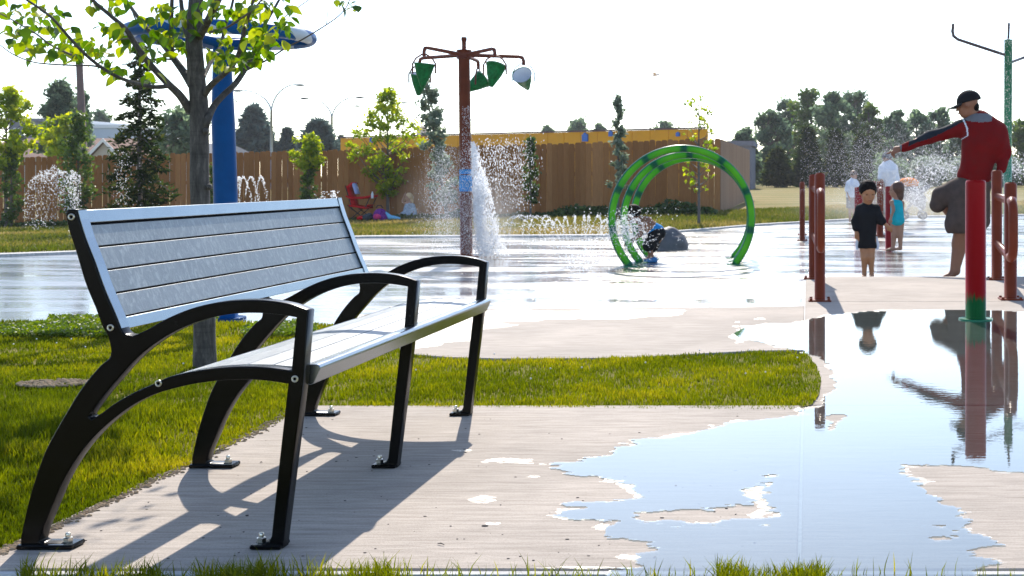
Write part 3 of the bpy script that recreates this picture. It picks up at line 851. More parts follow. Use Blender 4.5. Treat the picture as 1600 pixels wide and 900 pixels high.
def plate2d(loops, y0, th, bev, name, m, parent):
    """flat bar cut to a shape in the XZ plane with rounded edges"""
    cu = bpy.data.curves.new(name, 'CURVE'); cu.dimensions = '2D'; cu.fill_mode = 'BOTH'
    for L in loops:
        P = [bp_(*p) for p in L]
        Q = [P[0]]
        for p in P[1:]:
            if math.dist(p, Q[-1]) > .0012: Q.append(p)
        if math.dist(Q[0], Q[-1]) < .0012: Q.pop()
        sp = cu.splines.new('POLY'); sp.points.add(len(Q) - 1); sp.use_cyclic_u = True
        for a, p in zip(sp.points, Q): a.co = (p[0], p[1], 0, 1)
    cu.extrude = th / 2 - bev; cu.bevel_depth = bev; cu.bevel_resolution = 2; cu.offset = -bev
    tmp = bpy.data.objects.new('tmp', cu); COL.objects.link(tmp)
    dg = bpy.context.evaluated_depsgraph_get(); me = bpy.data.meshes.new_from_object(tmp.evaluated_get(dg))
    bpy.data.objects.remove(tmp)
    me.name = name
    n = len(me.vertices); c_ = np.empty(n * 3, np.float32); me.vertices.foreach_get('co', c_); c_ = c_.reshape(-1, 3)
    me.vertices.foreach_set('co', np.stack([c_[:, 0], y0 + th / 2 - c_[:, 2], c_[:, 1]], -1).ravel())
    me.materials.clear(); me.materials.append(m); me.update()
    return link(name, me, parent)
bx0 = bp_(250, 857)[0]
bench = thing('park_bench', 'long park bench with curved black frames and mottled grey slats on the concrete slab', 'bench', (bx0, (BY[0] + BY[2]) / 2, 0))
def hexbolt(px, py, y, parent, first):
    x, z = bp_(px, py); mb = MB(); Rx = Matrix.Rotation(math.pi / 2, 3, 'X')
    mb.lathe((x, y, z), [(.0088, -.001), (.0088, .002), (.0078, .0032), (.0052, .0036), (.0050, .0012), (.0001, .0010)], 16, 0, Rx)
    mb.lathe((x, y, z), [(.0036, 0), (.0036, .0030), (.0001, .0031)], 6, 1, Rx)
    obj('bolt_head', mb, [M['bolt'], M['black']], parent)
def anchor(px, y, parent):
    x, _ = bp_(px, 857); mb = MB()
    mb.lathe((x, y, .012), [(.015, -.004), (.015, 0), (.0001, .0005)], 16)
    mb.lathe((x, y, .012), [(.0115, 0.0), (.0118, .002), (.0118, .011), (.0095, .0125), (.0001, .0126)], 6, 0, None, False)
    mb.lathe((x, y, .012), [(.0062, 0), (.0062, .022), (.005, .024), (.0001, .0241)], 10)
    obj('anchor_bolt', mb, M['bolt'], parent)
for k, y in enumerate(BY):
    o_, h_ = outline('mid' if k == 1 else 'full')
    fr = plate2d([o_, h_], y, TH, .003, 'side_frame', M['black'], bench)
    for px0, px1 in ((27, 116), (391, 441)):
        x0, _ = bp_(px0, 0); x1, _ = bp_(px1, 0)
        mb = MB(); mb.box((x0 + .002, y - .011, .0006), (x1 - .001, y + TH + .011, .0125), 0, None, .003); obj('foot_plate', mb, M['black'], fr)
    anchor(99, y + TH / 2, fr); anchor(403, y + TH / 2, fr)
    if k != 1:
        yy = y
        for p in ((112, 339), (173, 512), (248, 599), (461, 592)): hexbolt(p[0], p[1], yy, fr, k == 0)
# slats: extruded profiles with eased corners
def prism(prof, y0, y1, name, m, parent, bev=.002):
    """prof: XZ polygon, counter-clockwise seen from -Y"""
    P = [Vector(p) for p in prof]; n = len(P)
    c = sum(P, Vector((0, 0))) / n
    Q = []
    for i_ in range(n):
        a, b_, d = P[i_ - 1], P[i_], P[(i_ + 1) % n]
        Q.append(b_ + (a - b_).normalized() * bev); Q.append(b_ + (d - b_).normalized() * bev)
    n2 = len(Q); inn = [q_ + (c - q_).normalized() * bev for q_ in Q]
    vs = [(q_.x, y0, q_.y) for q_ in inn] + [(q_.x, y0 + bev, q_.y) for q_ in Q] + [(q_.x, y1 - bev, q_.y) for q_ in Q] + [(q_.x, y1, q_.y) for q_ in inn]
    fs = [tuple(range(n2)), tuple(3 * n2 + k for k in reversed(range(n2)))]
    for r_ in range(3):
        for k in range(n2):
            l = (k + 1) % n2; fs.append((r_ * n2 + l, r_ * n2 + k, (r_ + 1) * n2 + k, (r_ + 1) * n2 + l))
    mb = MB(); mb.add(vs, fs, 0, False)
    return obj(name, mb, m, parent)
pr = np.array(POSTR, float)
def back_pt(py, off=0.0):
    """point on the front face of the backrest at height py, pushed back by off metres"""
    x = np.interp(py, pr[:, 1], pr[:, 0]); x2 = np.interp(py + 4, pr[:, 1], pr[:, 0]); x1 = np.interp(py - 4, pr[:, 1], pr[:, 0])
    X, Z = bp_(x, py); d = Vector((x2 - x1, -8)).normalized(); nrm = Vector((-d.y, d.x))      # towards +X
    if nrm.x < 0: nrm = -nrm
    return Vector((X, Z)) - nrm * off
ya, yb = BY[0] + TH + .001, BY[2] - .001
def bslat(p0, p1, name, m, off0, th):
    A = back_pt(p0, off0); B = back_pt(p1, off0); Cc = back_pt(p1, off0 + th); D = back_pt(p0, off0 + th)
    return prism([(A.x, A.y), (D.x, D.y), (Cc.x, Cc.y), (B.x, B.y)], ya, yb, name, m, bench, .0012)
bslat(328.5, 348.3, 'top_rail', M['silver'], .001, .034)
cuts = [350.5, 385.8, 422.6, 459.4, 496]
for a, b_ in zip(cuts[:-1], cuts[1:]): bslat(a + 1.25, b_ - 1.25, 'back_slat', M['slat'], .006, .017)
bslat(498, 516, 'bottom_rail', M['silver'], .001, .03)
bk_y = [346.5, 367, 385.8, 404, 422.6, 441, 459.4, 478, 498]
prism([tuple(back_pt(y_, .0067)) for y_ in bk_y] + [tuple(back_pt(y_, .020)) for y_ in bk_y[::-1]], ya, yb, 'added_gap_blocker', M['gap_shade'], bench, .0004)  # added black sheet behind the slats: blocks light, darkens the joints
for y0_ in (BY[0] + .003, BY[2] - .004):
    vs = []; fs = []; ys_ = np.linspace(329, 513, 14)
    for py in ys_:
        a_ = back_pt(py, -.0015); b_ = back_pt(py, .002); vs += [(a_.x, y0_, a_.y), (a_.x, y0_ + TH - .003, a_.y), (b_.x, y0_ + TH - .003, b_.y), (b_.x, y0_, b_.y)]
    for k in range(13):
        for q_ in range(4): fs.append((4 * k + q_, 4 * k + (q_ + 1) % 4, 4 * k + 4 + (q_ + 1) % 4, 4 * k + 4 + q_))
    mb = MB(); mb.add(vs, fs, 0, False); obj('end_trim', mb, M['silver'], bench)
for y_ in (ya + .012, yb - .012):
    pass
seatc = np.array([(242, 599), (264, 589), (302, 580), (340, 575), (378, 573), (416, 574), (455, 577.5), (470, 579)], float)
def seat_pt(px, off=0.0): 
    X, Z = bp_(px, np.interp(px, seatc[:, 0], seatc[:, 1])); return (X, Z - off)
sc_ = [250, 291, 333, 375, 417, 459]
for a, b_ in zip(sc_[:-1], sc_[1:]):
    A = seat_pt(a + 1.2, -.001); B = seat_pt(b_ - 1.2, -.001); prism([A, seat_pt(a + 1.2, .016), seat_pt(b_ - 1.2, .016), B], ya, yb, 'seat_slat', M['slat'], bench, .0012)
A = seat_pt(251, .0165); B = seat_pt(333, .0165); C2_ = seat_pt(458, .0165)
prism([seat_pt(246, .0014), seat_pt(246, .012), seat_pt(302, .012), seat_pt(355, .012), seat_pt(463, .012), seat_pt(463, .0014), seat_pt(416, .0014), seat_pt(378, .0014), seat_pt(340, .0014), seat_pt(302, .0014), seat_pt(264, .0014)], ya, yb, 'added_seat_blocker', M['gap_shade'], bench, .001)  # added black sheet under the seat slats, stops light leaking through
prism([bp_(240, 598), bp_(241, 612), bp_(249, 608), bp_(248.6, 594)], ya, yb, 'rear_rail', M['silver'], bench, .002)
prism([bp_(460, 576.5), bp_(460, 590), bp_(466, 602), bp_(474, 606), bp_(480, 604), bp_(490, 581), bp_(490, 577), bp_(486, 573.5), bp_(476, 573)], ya - .0, yb + .012, 'front_rail', M['silver'], bench, .0018)
for px in (300, 400):
    pass

# ------------------------------------------------------------------ spray ring tower
t_ = thing('spray_tower', 'tall gloss blue water spray pole carrying a big blue and white ring, behind the bench', 'spray tower', (-4.24, 9.1, ZP))
mb = MB(); mb.tube([(-4.24, 9.1, ZP), (-4.245, 9.1, .8), (-4.262, 9.1, 1.35), (-4.272, 9.1, 1.86), (-4.272, 9.1, 1.93)], [.081, .081, .079, .060, .052], 28)
obj('pole', mb, M['blue'], t_)
mb = MB(); mb.tube([(-4.245, 9.1, ZP), (-4.245, 9.1, ZP + .02)], .14, 24); obj('base_flange', mb, M['blue'], t_)
rc = Vector((-4.275, 9.1, 1.955)); RR = .60
mb = MB(); mb.tube([rc + Vector((RR * math.cos(a), RR * math.sin(a), 0)) for a in np.linspace(0, 2 * math.pi, 73)[:-1]], .050, 18, close=True); obj('ring', mb, M['bluering'], t_)
for a in (20, 140, 260):
    d = Vector((math.cos(R(a)), math.sin(R(a)), 0)); mb = MB(); mb.tube([rc + Vector((0, 0, -.06)) + d * .02, rc + Vector((0, 0, -.02)) + d * (RR - .02)], .032, 12); obj('spoke', mb, M['blue'], t_)

# ------------------------------------------------------------------ bucket tower
by = 16.1; bxx = (729 - VX) / F * by
t_ = thing('bucket_tower', 'red-brown post with five arms that carry green tipping buckets', 'bucket tower', (bxx, by, ZP))
def pz(py, y=16.1): return H - (py - VY) / F * y
mb = MB(); tl = Vector((-.033, 0, 0))
top = Vector((bxx, by, 0)) + tl
mb.tube([(bxx, by, ZP), (top.x, by, pz(80))], [.078, .072], 22); mb.tube([(top.x, by, pz(80)), (top.x, by, pz(64)), (top.x, by, pz(63.5)), (top.x, by, pz(58))], [.028, .028, .036, .034], 14)
mb.tube([(top.x, by, pz(92)), (top.x, by, pz(78))], .092, 20)
obj('post', mb, M['brownpipe'], t_)
mb = MB(); mb.tube([(bxx, by, ZP), (bxx, by, ZP + .02)], .15, 20); obj('base_flange', mb, M['brownpipe'], t_)
mb = MB()
for z_, w_ in ((pz(299), .22), (pz(283), .13), (pz(272), .10)):
    mb.tube([(bxx - .01, by, z_), (bxx - .012, by, z_ + w_ * .6)], .0815, 20)
obj('blue_band', mb, M['cloth_blue'], t_)
hub = Vector((top.x, by, pz(86)))
ARMS = [(-45, 77, 25, (-20, 8)), (10, 90, 0, (55, -5)), (91, 86, 0, (-40, 40)), (154, 93, 0, (12, 8)), (246, 78, 0, (0, 5))]
bprof = [(.012, -.29), (.026, -.288), (.09, -.13), (.125, 0.0), (.131, .004), (.131, -.004), (.122, -.004), (.088, -.13), (.024, -.265), (.001, -.267)]
for k, (phi, _, _, tilt) in enumerate(ARMS):
    a = R(phi); d = Vector((math.cos(a), math.sin(a), 0)); L = .75
    endz = hub.z + (.03 if math.sin(a) < 0 else -.01)
    p = [hub, Vector((hub.x, hub.y, 0)) + d * (L - .06) + Vector((0, 0, endz)), Vector((hub.x, hub.y, 0)) + d * (L - .015) + Vector((0, 0, endz - .012)), Vector((hub.x, hub.y, 0)) + d * L + Vector((0, 0, endz - .05)), Vector((hub.x, hub.y, 0)) + d * L + Vector((0, 0, endz - .11))]
    mb = MB(); mb.tube(p, [.026, .024, .024, .023, .022], 12); arm = obj('arm', mb, M['brownpipe'], t_)
    e = p[-1]
    T = Matrix.Rotation(R(tilt[0]), 3, 'X') @ Matrix.Rotation(R(tilt[1]), 3, 'Y')
    bc = e + Vector((0, 0, -.175))
    mb = MB(); mb.lathe(bc + T @ Vector((0, 0, .08)), bprof[:5], 20, 0, T); mb.lathe(bc + T @ Vector((0, 0, .08)), bprof[5:], 20, 1, T)
    # only the side walls: the mouth stays open
    mb.f = [f for f in mb.f if len(f) == 4]; mb.m = mb.m[:len(mb.f)]; mb.sm = mb.sm[:len(mb.f)]
    nA = 4 * 20; mb.m = [0] * nA + [1] * (len(mb.f) - nA)
    bk = obj('bucket', mb, [M['bucket'], M['white']], t_)
    bd = Matrix.Rotation(a + R(90), 3, 'Z') @ Vector((1, 0, 0)); bd = Vector((1, 0, 0)) if abs(d.y) < .95 else Vector((0, 1, 0))
    mb = MB(); mb.tube([bc - bd * .142 + Vector((0, 0, -.04)), bc - bd * .142 + Vector((0, 0, .08)), bc - bd * .10 + Vector((0, 0, .15)), bc - bd * .03 + Vector((0, 0, .195)), bc + bd * .03 + Vector((0, 0, .195)), bc + bd * .10 + Vector((0, 0, .15)), bc + bd * .142 + Vector((0, 0, .08)), bc + bd * .142 + Vector((0, 0, -.04))], .011 if k != 1 else .007, 8)
    obj('handle', mb, M['brownpipe'] if k != 1 else M['galv'], bk)

# ------------------------------------------------------------------ green pole with bent arms
gy = 17.2; kx = gy / F
gx = (1574 - VX) * kx
t_ = thing('green_spray_pole', 'slim green pole with thin grey upturned arms, behind the man in red', 'spray pole', (gx, gy, ZP))
def q(px, py, dy=0): return Vector(((px - VX) * kx, gy + dy, H - (py - VY) * kx))
mb = MB(); mb.tube([(gx, gy, ZP), q(1575.5, 62)], .057, 20); obj('pole', mb, M['greenpole'], t_)
mb = MB(); mb.tube([q(1575.5, 63), q(1576.5, 36)], .016, 10); obj('nozzle', mb, M['darkpipe'], t_)
mb = MB(); mb.tube([q(1571, 86), q(1530, 76, -.2), q(1492, 66, -.35), q(1485, 61, -.37), q(1483.5, 54, -.37), q(1484.5, 42, -.37)], [.022, .022, .021, .021, .022, .017], 12); obj('arm', mb, M['darkpipe'], t_)
mb = MB(); mb.tube([q(1578, 98), q(1600, 89, .25), q(1630, 76, .5), q(1638, 70, .55), q(1640, 55, .55)], .020, 12); obj('arm', mb, M['darkpipe'], t_)
mb = MB(); mb.tube([(gx, gy, ZP), (gx, gy, ZP + .02)], .12, 20); obj('base_flange', mb, M['greenpole'], t_)

# ------------------------------------------------------------------ three green hoops
def hoop(cpx, Yc, Ro, toppy, yaw, label, rr=.045):
    c = Vector(((cpx - VX) / F * Yc, Yc, ZP)); ax = Vector((math.cos(R(yaw)), math.sin(R(yaw)), 0)); Rr = Ro - rr
    zt = H - (toppy - VY) / F * Yc; cz = zt - Ro
    a0 = math.asin(max(-1, min(1, (ZP - cz) / Rr))); half = Rr * math.cos(a0); A = c - ax * half; B = c + ax * half
    t_ = thing('hoop', label, 'water hoop', c, 'green hoops of the spray tunnel')
    n = 72; pts = []
    for k in range(n + 1):
        a = lerp(a0, math.pi - a0, k / n); pts.append(Vector((c.x, c.y, cz)) + ax * Rr * math.cos(a) + Vector((0, 0, Rr * math.sin(a))))
    mb = MB(); mb.tube(pts, rr, 18); me = mb.mesh('tube', [M['hoop']])
    a_ = me.attributes.new('rnd', 'FLOAT', 'POINT'); e_ = me.attributes.new('edge', 'FLOAT', 'POINT')
    v1 = np.repeat(np.linspace(0, 8.0, n + 1), 18)
    a_.data.foreach_set('value', v1.astype(np.float32))
    co_ = np.empty(len(me.vertices) * 3, np.float32); me.vertices.foreach_get('co', co_); co_ = co_.reshape(-1, 3)
    u_ = (co_[:, 0] - c.x) * ax.x + (co_[:, 1] - c.y) * ax.y; rad = np.hypot(u_, co_[:, 2] - cz)
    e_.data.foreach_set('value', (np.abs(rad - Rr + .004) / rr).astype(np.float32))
    link('tube', me, t_)
    for p, s_ in ((A, 1), (B, -1)):
        mb = MB(); mb.tube([p, p + Vector((0, 0, .012))], .085, 18); obj('base_flange', mb, M['greenpole'], t_)
hoop(1066.5, 14.6, .865, 226, 13, 'nearest green hoop of the spray tunnel, the widest in view')
hoop(1075.5, 15.2, .825, 236, 13, 'middle green hoop of the spray tunnel')
hoop(1082.5, 15.8, .785, 241, 13, 'farthest green hoop of the spray tunnel, behind the other two')

# ------------------------------------------------------------------ railings, bollards
def railing(name, x, ys, z0s, tops, label, group, loopf=True, r_=.042, loop_len=.30, m='railred'):
    """two posts joined by an upper and a lower rail, with a rounded return at the near end"""
    t_ = thing(name, label, 'railing', (x if not hasattr(x, '__len__') else x[0], ys[0], z0s[0]), group)
    xs = x if hasattr(x, '__len__') else [x] * len(ys)
    for X, y, z0, tz in zip(xs, ys, z0s, tops):
        mb = MB(); mb.tube([(X, y, z0), (X, y, tz - .02), (X, y, tz - .006), (X, y, tz)], [r_, r_, r_ * .8, r_ * .35], 18); po = obj('post', mb, M[m], t_)
        mb = MB(); mb.box((X - .085, y - .085, z0 - .001), (X + .085, y + .085, z0 + .012), 0, None, .003)
        for sx_ in (-1, 1):
            for sy_ in (-1, 1): mb.lathe((X + sx_ * .066, y + sy_ * .066, z0 + .012), [(.011, 0), (.011, .012), (.0001, .013)], 6)
        obj('base_plate', mb, M[m], po)
    # closed loop: upper rail, rounded near end, lower rail
    zt = tops[0] - .14; zl = zt - .42; rl = r_ * .72
    dx = (xs[0] - xs[-1]) / (ys[0] - ys[-1]) if ys[0] != ys[-1] else 0
    def X_(y): return xs[0] + (y - ys[0]) * dx
    yn = ys[0] - loop_len; yf = ys[-1]
    pts = [(X_(yf), yf, zt)] + [(X_(yn + .10), yn + .10, zt)]
    for a in np.linspace(0, math.pi / 2, 5)[1:]: pts.append((X_(yn), yn + .10 - .10 * math.sin(a), zt - .10 + .10 * math.cos(a)))
    for a in np.linspace(0, math.pi / 2, 5)[:]: pts.append((X_(yn), yn + .10 - .10 * math.cos(a), zl + .10 - .10 * math.sin(a)))
    pts.append((X_(yf), yf, zl))
    mb = MB(); mb.tube(pts, rl, 14); obj('rail', mb, M[m], t_)
    return t_
yy = F * H / 195
railing('railing', [(1281 - VX) / F * yy, (1270.5 - VX) / F * 11.3], [yy, 11.3], [0, 0], [.955, .945], 'oxide red tube railing at the left edge of the walkway, nearest the lawn tip', 'red tube railings', r_=.040)
yy = F * H / 193
railing('railing', [(1579 - VX) / F * yy, (1557.5 - VX) / F * 11.2], [yy, 11.2], [0, 0], [.885, .985], 'oxide red tube railing right of the green-footed bollard, beside the man in red', 'red tube railings', r_=.048)
yy = gp(0, 376, ZP).y
railing('railing', [(1253.5 - VX) / F * yy, (1253.5 - VX) / F * (yy + 2)], [yy, yy + 2], [ZP, ZP], [.83, .83], 'distant slim red railing standing alone on the wet pad left of the walkway railing', 'red tube railings', r_=.045, loop_len=.2)
yy = gp(0, 369, ZP).y
railing('railing', [(1375 - VX) / F * yy, (1364 - VX) / F * (yy + 2.2)], [yy, yy + 2.2], [ZP, ZP], [.84, .84], 'distant red railing just behind the boy in black', 'red tube railings', r_=.06, loop_len=.3)

def bollard(px, py, toppy, r_, z0, label, m, group):
    p = gp(px, py, z0); zt = H - (toppy - VY) / F * p.y
    t_ = thing('bollard', label, 'bollard', p, group)
    mb = MB(); mb.tube([p, (p.x, p.y, zt - .022), (p.x, p.y, zt - .006), (p.x, p.y, zt)], [r_, r_, r_ * .93, r_ * .6], 28); obj('post', mb, M[m], t_)
    mb = MB(); mb.tube([p, p + Vector((0, 0, .008))], r_ * 1.65, 28)
    obj('base_flange', mb, M['greenpole'] if m == 'bollard' else M[m], t_)
bollard(1524.5, 499, 281, .067, .003, 'thick red bollard with painted green grass around its foot, at the puddle edge', 'bollard', 'red bollards')
bollard(1388.5, 391, 291, .048, ZP, 'plain red bollard the girl in turquoise holds on to', 'redpost', 'red bollards')
bollard(1342, 372, 292, .075, ZP, 'plain red bollard half hidden by the left side of the boy in black', 'redpost', 'red bollards')

# rock on the pad
def rock(name, c, s_, seed, label):
    n1, n2 = 18, 24; V = []; 
    for i_ in range(n1 + 1):
        for j_ in range(n2):
            th = math.pi * i_ / n1; ph = 2 * math.pi * j_ / n2
            d = Vector((math.sin(th) * math.cos(ph), math.sin(th) * math.sin(ph), math.cos(th)))
            k = 1 + .25 * mnoise.noise(d * 1.7 + Vector((seed, 0, 0))) + .10 * mnoise.noise(d * 5)
            V.append((c.x + d.x * s_[0] * k, c.y + d.y * s_[1] * k, c.z + max(-.02, d.z * s_[2] * k)))
    q_ = [(i_ * n2 + j_, (i_ + 1) * n2 + j_, (i_ + 1) * n2 + (j_ + 1) % n2, i_ * n2 + (j_ + 1) % n2) for i_ in range(n1) for j_ in range(n2)]
    return tag(link(name, mesh_np(name, V, [q_], [M['rock']], smooth=True)), label, 'rock')
c = gp(1037, 391, ZP); rock('boulder', c + Vector((-.02, .2, 0)), (.36, .26, .30), 3, 'dark grey boulder on the wet pad behind the green hoops')
# ------------------------------------------------------------------ wooden fence
def plank_mesh(w_, h_, th=.02, dog=.03):
    mb = MB(); a = w_ / 2
    P = [(-a, 0), (a, 0), (a, h_ - dog), (a - dog, h_), (-a + dog, h_), (-a, h_ - dog)]
    vs = [(x, -th / 2, z) for x, z in P] + [(x, th / 2, z) for x, z in P]
    fs = [tuple(range(6)), tuple(6 + k for k in reversed(range(6)))] + [((k + 1) % 6, k, 6 + k, 6 + (k + 1) % 6) for k in range(6)]
    mb.add(vs, fs, 0, False); return mb
FY = 30.6; fx1 = (1125 - VX) / F * FY
fence = thing('wooden_fence', 'long brown board fence beyond the lawn, turning a corner at its right end', 'fence', (fx1, FY, .09))
pm = [plank_mesh(.143, h_).mesh('plank', [M['cedar']]) for h_ in (1.80, 1.785, 1.815)]
pms = [plank_mesh(.17, h_).mesh('plank', [M['cedar_side']]) for h_ in (1.80, 1.81)]
def fy_(x): return FY + (fx1 - x) * .171
def fence_z(x): return z_fence(VX + x / fy_(x) * F)
fax = math.atan(.171)
x = fx1; k = 0
while x > (-60 - VX) / F * 34.6 and k < 175:
    px = VX + x / fy_(x) * F
    gap = .004 if px > 300 else .022
    if 380 < px < 520: gap = .012
    o = bpy.data.objects.new('plank', pm[k % 3]); COL.objects.link(o); o.parent = fence
    o.location = Vector((x - .0715, fy_(x - .07) + random.uniform(-.004, .004) + (0 if k % 2 else .012) * (px < 300), fence_z(x) + .02 + random.uniform(-.006, .006))) - OFF[fence.name]
    o.rotation_euler = (0, random.gauss(0, .003), -fax)
    x -= .143 + gap * random.uniform(.5, 1.6); k += 1
xl_end = x
y = FY + .09; k = 0
while y < 46 and k < 96:
    o = bpy.data.objects.new('plank', pms[k % 2]); COL.objects.link(o); o.parent = fence
    o.location = Vector((fx1 + .01, y, max(.03, .03 + (y - FY) * .003))) - OFF[fence.name]; o.rotation_euler = (0, 0, R(90))
    y += .174; k += 1
for zz in (.35, 1.0, 1.6):
    mb = MB(); n_ = 40; xs = np.linspace(xl_end, fx1 - .02, n_)
    vs = []
    for x in xs:
        z_ = fence_z(x) + zz; vs += [(x, fy_(x) + .025, z_), (x, fy_(x) + .065, z_), (x, fy_(x) + .065, z_ + .09), (x, fy_(x) + .025, z_ + .09)]
    mb.add(vs, [(4 * a + b_, 4 * a + 4 + b_, 4 * a + 4 + (b_ + 1) % 4, 4 * a + (b_ + 1) % 4) for a in range(n_ - 1) for b_ in range(4)], 0, False)
    obj('rail', mb, M['cedar'], fence)
mb = MB()
for x in np.arange(xl_end, fx1, 2.4): mb.box((x, fy_(x) + .07, fence_z(x) - .1), (x + .09, fy_(x) + .16, fence_z(x) + 1.75))
for y in np.arange(FY + 1, 46, 2.4): mb.box((fx1 - .12, y, 0), (fx1 - .03, y + .09, 1.85))
tag(obj('post', mb, M['cedar'], fence), kind='stuff')

# ------------------------------------------------------------------ buildings
def gable_house(name, label, x0, x1, y0, y1, zb, ze, zr, m_wall, m_roof, ridge='x'):
    t_ = thing(name, label, 'house', ((x0 + x1) / 2, y0, zb))
    mb = MB(); mb.box((x0 + .3, y0 + .3, zb), (x1 - .3, y1 - .3, ze)); obj('wall', mb, m_wall, t_)
    mb = MB(); ym = (y0 + y1) / 2
    vs = [(x0, y0, ze - .1), (x1, y0, ze - .1), (x1, y1, ze - .1), (x0, y1, ze - .1), (x0 + .5, ym, zr), (x1 - .5, ym, zr)]
    mb.add(vs + [(v[0], v[1], v[2] - .12) for v in vs[:4]], [(0, 1, 5, 4), (2, 3, 4, 5), (1, 2, 5), (3, 0, 4), (0, 3, 2, 1), ], 0, False)
    obj('roof', mb, m_roof, t_)
    return t_
yb_ = 80.0
def bx_(px, y): return (px - VX) / F * y
def bz_(py, y): return H - (py - VY) / F * y
hs = gable_house('bungalow', 'low house with brown shingle roof and white gable beyond the fence', bx_(-60, yb_), bx_(215, yb_), yb_, yb_ + 9, -1.5, bz_(243, yb_), bz_(216, yb_ + 4.5), M['siding'], M['roof'])
# gable bay towards us
gx0, gx1, gy0 = bx_(137, yb_ - 2), bx_(192, yb_ - 2), yb_ - 2
zt_ = bz_(219, gy0); ze_ = bz_(247, gy0)
mb = MB(); mb.add([(gx0 + .15, gy0, -1.5), (gx1 - .15, gy0, -1.5), (gx1 - .15, gy0, ze_), ((gx0 + gx1) / 2, gy0, zt_ - .1), (gx0 + .15, gy0, ze_), (gx0 + .15, gy0 + 4, -1.5), (gx1 - .15, gy0 + 4, -1.5), (gx1 - .15, gy0 + 4, ze_), ((gx0 + gx1) / 2, gy0 + 4, zt_ - .1), (gx0 + .15, gy0 + 4, ze_)], [(0, 1, 2, 3, 4), (9, 8, 7, 6, 5), (0, 4, 9, 5), (1, 6, 7, 2)], 0, False); obj('gable', mb, M['siding'], hs)
for s_ in (-1, 1):
    xa = (gx0 + gx1) / 2; xb = gx0 if s_ < 0 else gx1
    mb = MB(); mb.add([(xa, gy0 - .25, zt_), (xb, gy0 - .25, ze_), (xb, gy0 + 4, ze_), (xa, gy0 + 4, zt_), (xa, gy0 - .25, zt_ + .08), (xb, gy0 - .25, ze_ + .08), (xb, gy0 + 4, ze_ + .08), (xa, gy0 + 4, zt_ + .08)], [(0, 1, 5, 4), (4, 5, 6, 7), (0, 3, 2, 1), (1, 2, 6, 5), (0, 4, 7, 3)], 0, False); obj('roof_slope', mb, M['roof'], hs)
    mb = MB(); mb.add([(xa, gy0 - .29, zt_ - .12), (xb, gy0 - .29, ze_ - .14), (xb, gy0 - .29, ze_ + .10), (xa, gy0 - .29, zt_ + .12), (xa, gy0 - .26, zt_ - .12), (xb, gy0 - .26, ze_ - .14), (xb, gy0 - .26, ze_ + .10), (xa, gy0 - .26, zt_ + .12)], [(0, 1, 2, 3) if s_ > 0 else (3, 2, 1, 0), (7, 6, 5, 4), (3, 2, 6, 7), (0, 4, 5, 1)], 0, False); obj('barge_board', mb, M['whitetrim'], hs)
mb = MB(); mb.lathe((bx_(26, yb_ + 4), yb_ + 4.5, bz_(217, yb_ + 4)), [(.35, -.4), (.35, .12), (.42, .14), (.42, .26), (.1, .36)], 14); obj('roof_vent', mb, M['galv'], hs)
h2_ = gable_house('grey_roofed_house', 'house with a low grey roof just right of the dark spruce, behind the fence', bx_(190, 84), bx_(330, 84), 84, 92, -1.5, bz_(243, 84), bz_(224, 88), M['siding'], M['roofgrey'])
# flat-roofed buildings far back
def flat_building(name, label, px0, px1, pyt, y, dep, m_wall, cat='building'):
    x0, x1, zt = bx_(px0, y), bx_(px1, y), bz_(pyt, y)
    t_ = thing(name, label, cat, ((x0 + x1) / 2, y, -1.5))
    mb = MB(); mb.box((x0, y, -1.6), (x1, y + dep, zt)); obj('wall', mb, m_wall, t_)
    mb = MB(); mb.box((x0 - .15, y - .15, zt + .004), (x1 + .15, y + dep + .15, zt + .3)); obj('parapet', mb, M['whitetrim'] if m_wall is M['wallwhite'] else M['wallgrey'], t_)
    return t_, x0, x1, zt
t_, x0, x1, zt = flat_building('grey_building', 'dark grey flat-roofed building with windows, seen past the yellow-green tree at far left', 14, 60, 190, 110, 14, M['wallgrey'])
for px in (22, 36, 48):
    xa = bx_(px, 110); mb = MB(); mb.box((xa, 109.93, bz_(212, 110)), (xa + .5, 109.99, bz_(200, 110))); f_ = obj('window', mb, M['whitetrim'], t_)
    mb = MB(); mb.box((xa + .07, 109.90, bz_(211, 110)), (xa + .43, 109.925, bz_(201, 110))); obj('pane', mb, M['glass'], f_)
flat_building('pale_annex', 'pale grey wall of the flat-roofed building beside its dark part', 60.6, 84, 190, 111, 12, M['wallwhite'])
t_, x0, x1, zt = flat_building('white_building', 'plain pale blue-grey warehouse with a sloping top behind the brown roof', 136, 186, 200, 115, 14, M['wallwhite'])
# long yellow building behind the fence
ya_, yb2 = 62.0, 48.6
xa_, xb_ = bx_(532, ya_), bx_(1104, yb2)
zt1 = bz_(216, ya_); zt2 = bz_(201, yb2)
yel = thing('yellow_building', 'long low building with a bright yellow metal wall above the fence', 'building', ((xa_ + xb_) / 2, 55, 0))
d_ = Vector((xb_ - xa_, yb2 - ya_, 0)); Ld = d_.length; d_.normalize(); nrm = Vector((-d_.y, d_.x, 0))
npan = 24
for k in range(npan):
    a = Vector((xa_, ya_, 0)) + d_ * (Ld * k / npan + .012); b_ = Vector((xa_, ya_, 0)) + d_ * (Ld * (k + 1) / npan - .012)
    za, zb2 = lerp(zt1, zt2, k / npan), lerp(zt1, zt2, (k + 1) / npan)
    mb = MB(); vs = [(a.x, a.y, -.6), (b_.x, b_.y, -.6), (b_.x, b_.y, zb2), (a.x, a.y, za)]; vs += [(v[0] + nrm.x * .08, v[1] + nrm.y * .08, v[2]) for v in vs]
    mb.add(vs, [(0, 1, 2, 3), (7, 6, 5, 4), (3, 2, 6, 7), (1, 5, 6, 2), (0, 3, 7, 4)], 0, False); obj('panel', mb, M['yellow'], yel)
